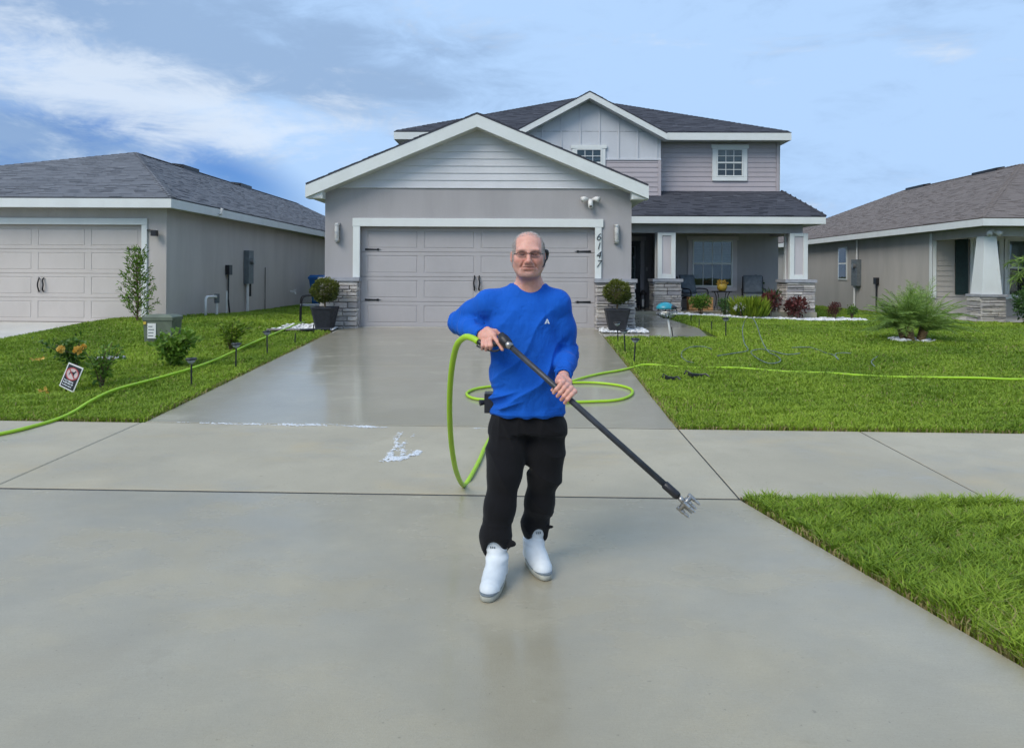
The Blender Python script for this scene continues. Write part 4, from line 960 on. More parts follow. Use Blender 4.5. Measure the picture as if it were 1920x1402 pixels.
# sapling by the neighbour's garage
def sapling(base):
    root = thing('young_tree', base, 'slender upright young tree in front of the tan neighbour garage door', 'tree'); b = Vector(base); st = MB(); P = []; N = []
    st.tube(spline([b - Vector((0, 0, .1)), b + Vector((.02, 0, .5)), b + Vector((-.02, .02, 1.0)), b + Vector((.03, 0, 1.45))], 4), [.022, .021, .02, .019, .018, .016, .015, .014, .012, .01, .008, .006, .004], 6)
    for i in range(58):
        z = .10 + 1.28 * (i / 58); a = i * 2.4; r = (.40 - .24 * z / 1.4) * RNG.uniform(.5, 1.15); d = Vector((math.cos(a) * r, math.sin(a) * r, .22 + .1 * RNG.random())); s_ = b + Vector((.0, 0, z - .08))
        st.tube([s_, s_ + d * .6, s_ + d], [.007, .005, .002], 4)
        for k in range(22):
            t = RNG.uniform(.3, 1.05); P.append(s_ + d * t + Vector(RNG.normal(0, .022, 3))); N.append(d.normalized() * .8 + Vector(RNG.normal(0, .6, 3)))
    st.build('trunk', M['bark'], root); n = len(P); leaves('crown', P, N, RNG.uniform(.06, .12, n), RNG.uniform(.009, .016, n), .6 + RNG.normal(0, .2, n), M['leaf'], root)
q = on(-8.0, 15.05); sapling(q)
# bushes on the other lawn
def loose_bush(name, base, h, r, n, L, mat, label, tone0=.5, stems=14, wd=.3):
    root = thing(name, base, label, 'bush'); b = Vector(base); st = MB(); P = []; N = []
    for i in range(stems):
        a = RNG.uniform(0, 6.28); rr = r * RNG.uniform(.2, 1.0); top = b + Vector((math.cos(a) * rr, math.sin(a) * rr, h * RNG.uniform(.5, 1.0)))
        mid = b + Vector((math.cos(a) * rr * .35, math.sin(a) * rr * .35, h * .45)); pts = spline([b - Vector((0, 0, .03)), mid, top], 5); st.tube(pts, [.010 - .0007 * k for k in range(len(pts))], 5)
        for k in range(n // stems):
            t = RNG.uniform(.25, 1.0); p = pts[int(t * (len(pts) - 1))]; P.append(p + Vector(RNG.normal(0, r * .13, 3))); N.append(Vector((math.cos(a), math.sin(a), .5)) + Vector(RNG.normal(0, .7, 3)))
    st.build('stem', M['bark'], root); m = len(P); leaves('foliage', P, N, RNG.uniform(.6, 1.3, m) * L, RNG.uniform(.6, 1.2, m) * L * wd, tone0 + RNG.normal(0, .2, m), mat, root); return root
loose_bush('leafy_bush', gp(322, 690), .58, .34, 1100, .085, M['leaf'], 'bushy mid-green bush in front of the green utility box', .72)
loose_bush('leafy_bush', gp(432, 656), .52, .32, 520, .075, M['leaf_lime'], 'thin yellow-green bush between the utility box and the driveway', .25, 10)
rb = gp(190, 728)
rose = loose_bush('rose_bush', rb, .62, .26, 420, .065, M['leaf'], 'leggy rose bush with orange-yellow blooms behind the tilted sign', .5, 9)
r2 = at(125, 722, (rb - CAM_LOC).length * .985); r2 = Vector(on(r2.x, r2.y)); b = r2; st = MB(); P = []; N = []
for i in range(9):
    a = RNG.uniform(0, 6.28); top = b + Vector((RNG.uniform(-.34, .30), RNG.uniform(-.2, .2), RNG.uniform(.22, .40))); pts = spline([b + Vector((.16, 0, -.02)), b + (top - b) * .5 + Vector((.05, 0, .06)), top], 4); st.tube(pts, .006, 5)
    for k in range(60): p = pts[int(RNG.uniform(.35, 1) * (len(pts) - 1))]; P.append(p + Vector(RNG.normal(0, .05, 3))); N.append(Vector(RNG.normal(0, 1, 3)) + Vector((0, 0, .4)))
st.build('stem', M['bark'], rose); leaves('foliage', P, N, RNG.uniform(.05, .09, len(P)), RNG.uniform(.014, .025, len(P)), .25 + RNG.normal(0, .15, len(P)), M['leaf'], rose)
dd = rb.y
for px, py, s in ((114, 655, .035), (146, 657, .04), (157, 650, .026)):
    c = at(px, py, dd - .1); v = sph(46, .2); leaves('bloom', np.array(c) + v * s * .6, v + [0, 0, .5], s * 1.1, s * .55, RNG.random(46), M['petal'], rose)
    MB().tube([c, r2 + Vector((.1, 0, .2))], .005, 5).build('stem', M['bark'], rose)
for px, py, lb in ((72, 680, 'fallen yellow petals in the grass beside the rose bush'), (80, 741, 'fallen yellow petals in the grass below the tilted sign')):
    c = Vector(gp(px, py + 2)); n = 14; P = np.array(c) + RNG.normal(0, 1, (n, 3)) * [.05, .04, .006] + [0, 0, .07]; tag(leaves('fallen_petals', P, RNG.normal(size=(n, 3)) * [1, 1, .2], .05, .02, RNG.random(n), M['petal'], None), lb, 'petals')
# pygmy date palm
def palm(base):
    root = thing('date_palm', base, 'bushy multi-trunk palm with arching feathery fronds on the open lawn', 'palm'); b = Vector(base); crowns = []
    for i in range(5):
        a = i * 1.257 + .3; o = b + Vector((math.cos(a) * .14, math.sin(a) * .12, -.06)); t = b + Vector((math.cos(a) * .24, math.sin(a) * .20, RNG.uniform(.20, .34))); pts = spline([o, (o + t) / 2 + Vector((0, 0, .03)), t], 9)
        MB().tube(pts, [.062 + .010 * (k % 2) - .0008 * k for k in range(len(pts))], 9).build('trunk', M['bark_palm'], root); crowns.append((t, Vector((math.cos(a), math.sin(a), 0))))
    VV, TT, tone, off = [], [], [], 0; rach = MB()
    for t, dirn in crowns:
        for k in range(25):
            a = RNG.uniform(0, 6.28); e = RNG.uniform(.3, 1.5); L = RNG.uniform(.62, .95); out_ = Vector((math.cos(a), math.sin(a), 0)) * .8 + dirn * .35; out_.normalize()
            d = out_ * math.cos(e) + Vector((0, 0, math.sin(e))); p = t.copy(); pts = [p.copy()]; ns = 12
            for s in range(ns): d = (d + Vector((0, 0, -.055 - .06 * s / ns))).normalized(); p = p + d * (L / ns); pts.append(p.copy())
            rach.tube(pts, [.008 * (1 - s / (ns + 2)) + .001 for s in range(ns + 1)], 4, False)
            P, N, Ls = [], [], []
            for s in range(2, ns + 1):
                dd_ = (pts[s] - pts[s - 1]).normalized(); sd_ = dd_.cross(Vector((0, 0, 1))).normalized(); q = s / ns
                for f in (0, .33, .66):
                    for sg in (-1, 1): P.append(pts[s - 1] + (pts[s] - pts[s - 1]) * f); N.append(sd_ * sg + dd_ * .9 + Vector((0, 0, RNG.uniform(-.45, .15)))); Ls.append(.22 * math.sin(math.pi * min(.95, .12 + q * .8)) * RNG.uniform(.8, 1.15))
            V, T3, tn = leaf_mesh(np.array(P), np.array(N), np.array(Ls), -.0 + .0042, np.full(len(P), .72 + RNG.normal(0, .22) + .2 * (e - .7))); VV.append(V); TT.append(T3 + off); tone.append(tn); off += len(V)
    rach.build('frond_stems', M['leaf_palm'], root, tone=True); link_mesh('crown', np_mesh('crown', np.concatenate(VV), np.concatenate(TT), {'tone': np.concatenate(tone)}, 3), M['leaf_palm'], root)
palm(PALM)
ang = np.linspace(0, 6.28, 13)[:-1]; gravel([(PALM.x + .46 * math.cos(a), PALM.y + .34 * math.sin(a)) for a in ang], 130, .045, 'pale stones ringing the base of the palm', lawn_z, .02)
def far_palm(base):
    root = thing('fan_palm', base, 'palm with yellowish fronds reaching in past the porch column of the beige house', 'palm'); t = Vector(base) + Vector((0, 0, 1.55)); MB().tube([base, Vector(base) + Vector((.05, 0, .8)), t], [.09, .07, .06], 8).build('trunk', M['bark_palm'], root); st = MB(); P, N = [], []
    for k in range(16):
        a = k * .39 + .1; d = Vector((math.cos(a), math.sin(a), .8 * RNG.uniform(.2, 1.2))).normalized(); p = t.copy(); pts = [p.copy()]
        for s in range(9): d = (d + Vector((0, 0, -.15))).normalized(); p = p + d * .13; pts.append(p.copy()); P += [p.copy() for _ in range(8)]; N += [d * .8 + Vector(RNG.normal(0, .7, 3)) for _ in range(8)]
        st.tube(pts, .012, 4)
    st.build('frond_stems', M['leaf_palm'], root, tone=True); n = len(P); leaves('crown', P, N, RNG.uniform(.15, .3, n), .011, .75 + RNG.normal(0, .2, n), M['leaf_palm'], root)
fp = on(13.75, 18.6); far_palm((13.55, 18.9, fp[2]))
# ------------------------------------------------------------------ the man (implicit surfaces, polygonised with surface nets)
class Field:
    def __init__(s, lo, hi, h):
        s.lo = np.array(lo, float); s.h = h; s.n = np.ceil((np.array(hi) - s.lo) / h).astype(int) + 1
        s.d = np.full(tuple(s.n), .08, np.float32)
    def sub(s, lo, hi, m):
        a = np.clip(np.floor((np.array(lo) - m - s.lo) / s.h).astype(int), 0, s.n); b = np.clip(np.ceil((np.array(hi) + m - s.lo) / s.h).astype(int) + 1, 0, s.n)
        sl = tuple(slice(int(i), int(j)) for i, j in zip(a, b)); ax = [(s.lo[k] + s.h * np.arange(a[k], b[k])).astype(np.float32) for k in range(3)]
        return sl, ax[0][:, None, None], ax[1][None, :, None], ax[2][None, None, :]
    def put(s, lo, hi, f, k=.02, mode='add', m=.05):
        sl, X, Y, Z = s.sub(lo, hi, m + k)
        if 0 in s.d[sl].shape: return
        v = f(X, Y, Z).astype(np.float32); o = s.d[sl]
        if mode == 'add': hh = np.maximum(k - np.abs(o - v), 0) / k; s.d[sl] = np.minimum(o, v) - hh * hh * k * .25
        elif mode == 'cut': v = -v; hh = np.maximum(k - np.abs(o - v), 0) / k; s.d[sl] = np.maximum(o, v) + hh * hh * k * .25
    def cap(s, a, b, ra, rb, k=.02, mode='add', sq=(1, 1, 1)):
        a = np.array(a, float); b = np.array(b, float); ab = b - a; L2 = max((ab ** 2).sum(), 1e-9); R_ = max(ra, rb)
        def f(X, Y, Z):
            t = np.clip(((X - a[0]) * ab[0] + (Y - a[1]) * ab[1] + (Z - a[2]) * ab[2]) / L2, 0, 1)
            return np.sqrt(((X - a[0] - t * ab[0]) / sq[0]) ** 2 + ((Y - a[1] - t * ab[1]) / sq[1]) ** 2 + ((Z - a[2] - t * ab[2]) / sq[2]) ** 2) - (ra + (rb - ra) * t)
        s.put(np.minimum(a, b) - R_, np.maximum(a, b) + R_, f, k, mode)
    def chain(s, pts, rs, k=.02, mode='add'):
        for i in range(len(pts) - 1): s.cap(pts[i], pts[i + 1], rs[i], rs[i + 1], k, mode)
    def ell(s, c, r, k=.02, mode='add'):
        c = np.array(c, float); r = np.array(r, float)
        def f(X, Y, Z):
            q = np.sqrt(((X - c[0]) / r[0]) ** 2 + ((Y - c[1]) / r[1]) ** 2 + ((Z - c[2]) / r[2]) ** 2); g = np.sqrt(((X - c[0]) / r[0] ** 2) ** 2 + ((Y - c[1]) / r[1] ** 2) ** 2 + ((Z - c[2]) / r[2] ** 2) ** 2) + 1e-6
            return q * (q - 1) / g
        s.put(c - r, c + r, f, k, mode)
    def loft(s, lv, k=.03, p=2.3):
        """stack of super-ellipses: (z, cx, cy, half width, half depth)"""
        lv = np.array(sorted(lv)); z0, z1 = lv[0, 0], lv[-1, 0]
        def f(X, Y, Z):
            g = lambda i: np.interp(Z.ravel(), lv[:, 0], lv[:, i]).reshape(Z.shape); a, b = g(3), g(4)
            q = (np.abs((X - g(1)) / a) ** p + np.abs((Y - g(2)) / b) ** p) ** (1 / p); d = (q - 1) * np.minimum(a, b); e = np.maximum(z0 - Z, Z - z1)
            return np.maximum(d, e) + 0 * X
        R_ = lv[:, 3:].max(); s.put((lv[:, 1].min() - R_, lv[:, 2].min() - R_, z0), (lv[:, 1].max() + R_, lv[:, 2].max() + R_, z1), f, k)
    def displace(s, f):
        X, Y, Z = [(s.lo[k] + s.h * np.arange(s.n[k])).astype(np.float32) for k in range(3)]; m = np.abs(s.d) < .03; i, j, l = np.nonzero(m); s.d[i, j, l] += f(X[i], Y[j], Z[l]).astype(np.float32)
    def mesh(s, name, attr=None):
        D = s.d; ins = D < 0; nx, ny, nz = D.shape
        cnt = np.zeros((nx - 1, ny - 1, nz - 1), np.int8); c8 = [(a, b, c) for a in (0, 1) for b in (0, 1) for c in (0, 1)]
        for a, b, c in c8: cnt += ins[a:nx - 1 + a, b:ny - 1 + b, c:nz - 1 + c]
        act = (cnt > 0) & (cnt < 8); I, J, K = np.nonzero(act); idx = np.full(act.shape, -1, np.int32); idx[I, J, K] = np.arange(len(I))
        val = {c: D[I + c[0], J + c[1], K + c[2]] for c in c8}; acc = np.zeros((len(I), 3)); num = np.zeros(len(I))
        for a in c8:
            for ax in range(3):
                if a[ax]: continue
                b = list(a); b[ax] = 1; b = tuple(b); va, vb = val[a], val[b]; cr = (va < 0) != (vb < 0); t = np.where(cr, va / np.where(cr, va - vb, 1), 0); p = np.array(a, float)[None] + np.zeros((len(I), 3)); p[:, ax] += t
                acc += p * cr[:, None]; num += cr
        V = s.lo + s.h * (np.stack([I, J, K], -1) + acc / num[:, None]); Q = []
        for ax in range(3):
            o1, o2 = [(1, 2), (2, 0), (0, 1)][ax]; sl0 = [slice(None)] * 3; sl1 = [slice(None)] * 3; sl0[ax] = slice(0, -1); sl1[ax] = slice(1, None)
            A, B = ins[tuple(sl0)], ins[tuple(sl1)]; ch = A != B; lo = [slice(None)] * 3; lo[o1] = slice(1, -1); lo[o2] = slice(1, -1); chh = np.zeros_like(ch); chh[tuple(lo)] = ch[tuple(lo)]; e = np.array(np.nonzero(chh)).T
            if not len(e): continue
            fl = A[e[:, 0], e[:, 1], e[:, 2]]; e1 = np.zeros(3, int); e1[o1] = 1; e2 = np.zeros(3, int); e2[o2] = 1; g = lambda q: idx[q[:, 0], q[:, 1], q[:, 2]]
            q = np.stack([g(e - e1 - e2), g(e - e2), g(e), g(e - e1)], -1); q[~fl] = q[~fl][:, ::-1]; Q.append(q)
        Q = np.concatenate(Q); Q = Q[(Q >= 0).all(1)]; return V, Q
def sines(P, seed, f, n=5, aniso=(1, 1, 1)):
    r = np.random.default_rng(seed); o = 0
    for _ in range(n): k = r.normal(size=3) * f * np.array(aniso); o = o + np.sin(P[0] * k[0] + P[1] * k[1] + P[2] * k[2] + r.uniform(0, 6.28))
    return o / n * 1.5
A = lambda px, py, d: np.array(at(px, py, d))
lerp = lambda a, b, t: a + (b - a) * t
def skin_mat():
    m = NM('skin', .48, .4); c = m.attr('tint', 'Color'); f = m.ramp(m.noise(60, 4), .3, .7); m.set('Base Color', m.mix(m.math('MULTIPLY', f, .16), c, (.42, .13, .09, 1), 'MULTIPLY'))
    m.set('Subsurface Weight', .12); m.set('Subsurface Radius', (.012, .004, .002)); m.set('Subsurface Scale', .4); m.bump(m.noise(420, 3), .12, .002); return m.m
def cloth_mat(name, c, rough=.85, sheen=.2, fold=.25, fs=14):
    m = NM(name, rough, .2); f = m.ramp(m.noise(5, 4), .3, .7); m.set('Base Color', m.mix(f, sc_(c, .93), sc_(c, 1.06))); m.set('Sheen Weight', sheen); m.set('Sheen Roughness', .5)
    h = m.math('ADD', m.math('MULTIPLY', m.noise(fs, 4, .5, (1, 1, .6), .6), 1.0), m.math('MULTIPLY', m.noise(900, 2), .02)); m.bump(h, fold, .02); return m.m
M['skin'] = skin_mat(); M['shirt'] = cloth_mat('royal_blue_jersey', (.006, .10, .50), .85, .04, .7, 17); M['trousers'] = cloth_mat('black_fleece', (.0065, .0065, .008), .9, .08, .35, 11)
M['boot'] = plain('white_rubber', (.64, .69, .72), .55, .07, 9); M['sole'] = plain('grey_white_sole', (.40, .41, .36), .6, .15, 20); M['sole_line'] = plain('grey_sole_line', (.13, .16, .18), .5, .1, 20)
# joints -------------------------------------------------------------
HD = A(991, 478, 3.79)                                  # middle of the head at eye height
NB = A(993, 548, 3.87)                                  # base of the neck
SR, SL_ = A(914, 570, 3.85), A(1046, 570, 3.84)         # shoulders
ER, EL = A(861, 604, 3.98), A(1063, 662, 3.90)          # elbows
WR, WL = A(901, 628, 3.735), A(1057, 702, 3.66)         # wrists
PEL = A(989, 770, 3.84); HR, HL = A(951, 795, 3.84), A(1026, 795, 3.84)
KR, KL = A(946, 888, 3.76), A(1021, 888, 3.86); AR, AL = A(928, 1015, 3.74), A(1004, 992, 3.95)
TOE_R, HEEL_R = np.array([-.168, 3.50, 0]), np.array([-.122, 3.765, 0]); TOE_L, HEEL_L = np.array([.112, 3.755, 0]), np.array([.040, 4.0, 0])
LN0, LN1 = A(950, 643, 3.56), A(1272, 931, 3.36)        # lance: gun end and coupling
PERSON_BASE = Vector((-.02, 3.78, 0))
def build_body():
    F = Field((-.50, 3.36, .02), (.36, 4.14, 1.80), .0033); H = HD
    h = lambda x, y, z: H + np.array([x, y, z])
    # head
    F.ell(h(0, .022, .030), (.0825, .099, .0890), .01); F.ell(h(0, -.018, -.034), (.0720, .076, .086), .035)
    for s in (-1, 1):
        F.cap(h(s * .058, .016, -.050), h(s * .029, -.056, -.098), .024, .020, .03); F.ell(h(s * .043, -.058, -.026), (.025, .025, .024), .03)
    F.ell(h(0, -.070, -.104), (.024, .020, .016), .022); F.cap(h(-.045, -.077, .0215), h(.045, -.077, .0215), .0105, .0105, .022)
    for s in (-1, 1): F.ell(h(s * .0315, -.098, .0), (.0195, .017, .0125), .012, 'cut')
    for s in (-1, 1): F.ell(h(s * .0315, -.073, -.001), (.0135, .0125, .0115), .004)
    for s in (-1, 1): F.cap(h(s * .045, -.076, .0105), h(s * .018, -.0835, .0095), .0045, .0045, .006); F.cap(h(s * .044, -.074, -.0125), h(s * .020, -.081, -.0125), .004, .004, .008)
    F.cap(h(0, -.088, .006), h(0, -.114, -.034), .0085, .0115, .014); F.ell(h(0, -.113, -.036), (.0125, .012, .0105), .008)
    for s in (-1, 1): F.ell(h(s * .0135, -.100, -.040), (.0085, .011, .0085), .007); F.ell(h(s * .0065, -.109, -.047), (.0035, .005, .003), .003, 'cut')
    F.ell(h(0, -.081, -.062), (.037, .015, .022), .02)
    F.ell(h(0, -.0945, -.0655), (.030, .010, .0022), .003, 'cut')
    for s in (-1, 1): F.cap(h(s * .020, -.092, -.0655), h(s * .034, -.080, -.0625), .0030, .0026, .005, 'cut')
    F.cap(h(-.022, -.0885, -.0598), h(.022, -.0885, -.0598), .0045, .0045, .006); F.cap(h(-.019, -.0885, -.0718), h(.019, -.0885, -.0718), .0058, .0058, .006); F.ell(h(0, -.090, -.083), (.018, .006, .005), .008, 'cut')
    for s in (-1, 1):
        F.cap(h(s * .022, -.094, -.036), h(s * .041, -.078, -.066), .0042, .003, .010, 'cut')
        F.ell(h(s * .0865, .020, -.010), (.0085, .020, .031), .008); F.ell(h(s * .094, .010, -.006), (.006, .010, .018), .005, 'cut')
    F.cap(h(0, .026, -.075), NB, .062, .068, .03); F.cap(h(-.02, -.03, -.10), NB + [-.012, -.045, .01], .014, .016, .03); F.cap(h(.025, -.02, -.10), NB + [.012, -.045, .01], .014, .016, .03)
    # trunk and limbs under the clothes
    F.cap(NB, lerp(NB, PEL, .5), .075, .115, .05); F.cap(lerp(NB, PEL, .5), PEL, .115, .095, .04); F.chain([NB, SR], [.055, .045], .04); F.chain([NB, SL_], [.055, .045], .04)
    F.chain([SR, ER, WR], [.045, .036, .026], .02); F.chain([SL_, EL, WL], [.045, .036, .026], .02)
    F.chain([PEL, HR, KR, AR, HEEL_R + [0, 0, .07]], [.075, .065, .05, .035, .03], .02); F.chain([PEL, HL, KL, AL, HEEL_L + [0, 0, .07]], [.075, .065, .05, .035, .03], .02)
    # his right hand: on the gun's grip, index finger stretched along it
    def finger(pts, r0, r1): F.chain(pts, list(np.linspace(r0, r1, len(pts))), .005)
    F.cap(WR, A(912, 627, 3.70), .027, .024, .015); F.cap(A(908, 629, 3.69), A(921, 634, 3.65), .030, .024, .015); F.cap(A(914, 619, 3.685), A(926, 629, 3.635), .019, .017, .015); F.cap(A(904, 632, 3.69), A(908, 641, 3.66), .019, .015, .014)
    finger([A(925, 630, 3.632), A(934, 642, 3.60), A(942, 655, 3.585)], .0115, .0085)
    finger([A(919, 637, 3.625), A(921, 648, 3.605), A(919, 656, 3.625)], .0108, .0085); finger([A(912, 639, 3.63), A(913, 649, 3.61), A(911, 656, 3.63)], .0105, .0082); finger([A(905, 640, 3.64), A(905, 648, 3.62), A(904, 654, 3.64)], .0098, .0078)
    finger([A(916, 619, 3.665), A(929, 621, 3.67), A(939, 629, 3.665)], .013, .0095)
    # his left hand: palm behind the lance, fingers closed round it
    F.cap(WL, A(1057, 711, 3.61), .028, .026, .015); F.cap(A(1048, 714, 3.585), A(1066, 716, 3.585), .020, .020, .014); F.cap(A(1056, 710, 3.60), A(1058, 722, 3.57), .026, .020, .014)
    u = (LN1 - LN0) / np.linalg.norm(LN1 - LN0); tL = np.dot(A(1056, 738, 3.5) - LN0, u); G0 = LN0 + u * tL
    side = np.cross(u, [0, -1, 0.]); side /= np.linalg.norm(side); side = side if side[2] > 0 else -side; fr = np.cross(side, u); fr = fr if fr[1] < 0 else -fr
    for i, o in enumerate((-.036, -.012, .012, .034)):
        c = G0 + u * o; k0 = c + side * .044 - fr * .006; q = [k0, c + side * .028 + fr * .026, c - side * .004 + fr * .0285, c - side * .026 + fr * .010]
        F.chain([A(1057, 714, 3.585) + u * o * .75 + side * .0, q[0]], [.015, .0125], .01); finger(q, .0115 - .0008 * (i == 3), .0088)
    th = G0 - u * .050; F.chain([A(1049, 715, 3.59), th + side * .030 - fr * .010, th - fr * .026 + side * .004, th - fr * .02 - side * .024], [.016, .0125, .0105, .0085], .008)
    V, Q = F.mesh('person'); P = V - H; n = len(V)
    col = np.tile(np.array([.71, .385, .30]), (n, 1)); tone = sines(P.T, 4, 40, 5)
    def mixc(w, c): nonlocal col; col = col * (1 - w[:, None]) + np.array(c) * w[:, None]
    g = lambda x, y, z, rx, ry, rz: np.exp(-(((P[:, 0] - x) / rx) ** 2 + ((P[:, 1] - y) / ry) ** 2 + ((P[:, 2] - z) / rz) ** 2)); head = P[:, 2] > -.20
    mixc(np.clip(.25 * tone + .1, 0, .3), (.66, .28, .21))
    for s in (-1, 1): mixc(.45 * g(s * .043, -.07, -.028, .025, .05, .02), (.66, .21, .16)); mixc(.5 * g(s * .085, .02, -.01, .01, .03, .03), (.60, .24, .19)); mixc(np.clip(1.15 * g(s * .0315, -.085, -.001, .015, .03, .0065), 0, .97), (.035, .022, .02)); mixc(.62 * g(s * .0325, -.085, .003, .026, .03, .013), (.26, .11, .08)); mixc(.75 * g(s * .033, -.09, .0195, .022, .03, .0045), (.17, .11, .09)); mixc(.4 * g(s * .030, -.09, -.052, .012, .03, .02), (.42, .17, .13))  # dark brown round the eyes paints the brow shade into the skin tint
    mixc(.5 * g(0, -.11, -.036, .013, .02, .013), (.62, .22, .18)); mixc(.7 * g(0, -.09, -.0655, .030, .03, .0085), (.48, .17, .15)); mixc(.85 * g(0, -.095, -.0648, .034, .03, .0024), (.12, .04, .04))
    st = np.clip(1.3 * g(0, -.05, -.110, .045, .06, .024) + .5 * g(0, -.09, -.050, .026, .02, .006) + .5 * g(-.055, -.02, -.080, .022, .05, .03) + .5 * g(.055, -.02, -.080, .022, .05, .03), 0, .8); st *= .75 + .25 * sines(P.T, 8, 600, 6); mixc(np.clip(st, 0, .8), (.20, .165, .155))
    hair = sstep(-.02, .05, P[:, 1] + .35 * np.abs(P[:, 0]) - .25 * np.maximum(P[:, 2] - .07, 0) * 2.2) * sstep(-.075, -.03, P[:, 2] + .15 * P[:, 1]) * (P[:, 2] > -.1)
    hair = np.maximum(hair, sstep(.058, .072, np.abs(P[:, 0])) * sstep(-.01, .02, P[:, 2]) * (1 - sstep(.10, .125, P[:, 2])) * (P[:, 1] > -.06)) * head; hair *= (np.abs(P[:, 0]) < .0850 + .02 * (P[:, 2] > .02))
    crown = sstep(.055, .10, P[:, 2] + .5 * P[:, 1]) * head; mixc(.38 * crown * (.6 + .4 * sines(P.T, 12, 500, 5)), (.50, .45, .42)); mixc(np.clip(hair * .8, 0, 1), (.43, .41, .39)); col = np.clip(col, .01, .9)
    o = link_mesh('person', np_mesh('person', V, Q, {'tint': np.concatenate([col, np.ones((n, 1))], 1)}), M['skin'], None, True)
    o.data.transform(Matrix.Translation(-PERSON_BASE)); o.location = PERSON_BASE
    tag(o, 'man in blue long-sleeved shirt and black trousers, holding a lance across his body', 'person')
    # buzz-cut stubble, a few thousand short hairs
    idx = np.nonzero(((hair > .3) & (RNG.random(n) < .95)) | ((crown > .4) & (RNG.random(n) < .30)))[0]; me = o.data; me.update(); nv = np.empty(n * 3, np.float32); me.vertices.foreach_get('normal', nv); nv = nv.reshape(-1, 3)
    idx = np.repeat(idx, 3); B = V[idx] + RNG.normal(0, .0012, (len(idx), 3)); D = nv[idx] + RNG.normal(0, .5, (len(idx), 3)); S = np.cross(D, RNG.normal(size=D.shape)); S /= np.linalg.norm(S, axis=1, keepdims=True); L = RNG.uniform(.003, .0065, (len(idx), 1)); D /= np.linalg.norm(D, axis=1, keepdims=True)
    HV = np.stack([B - S * .0006, B + S * .0006, B + D * L], 1).reshape(-1, 3); link_mesh('hair', np_mesh('hair', HV, np.arange(len(HV)).reshape(-1, 3), None, 3), plain('grey_hair', (.52, .50, .48), .6, .2, 50), o)
    return o
MAN = build_body()
def cloth(name, F, mat, parent):
    V, Q = F.mesh(name); return link_mesh(name, np_mesh(name, V, Q), mat, parent, True)
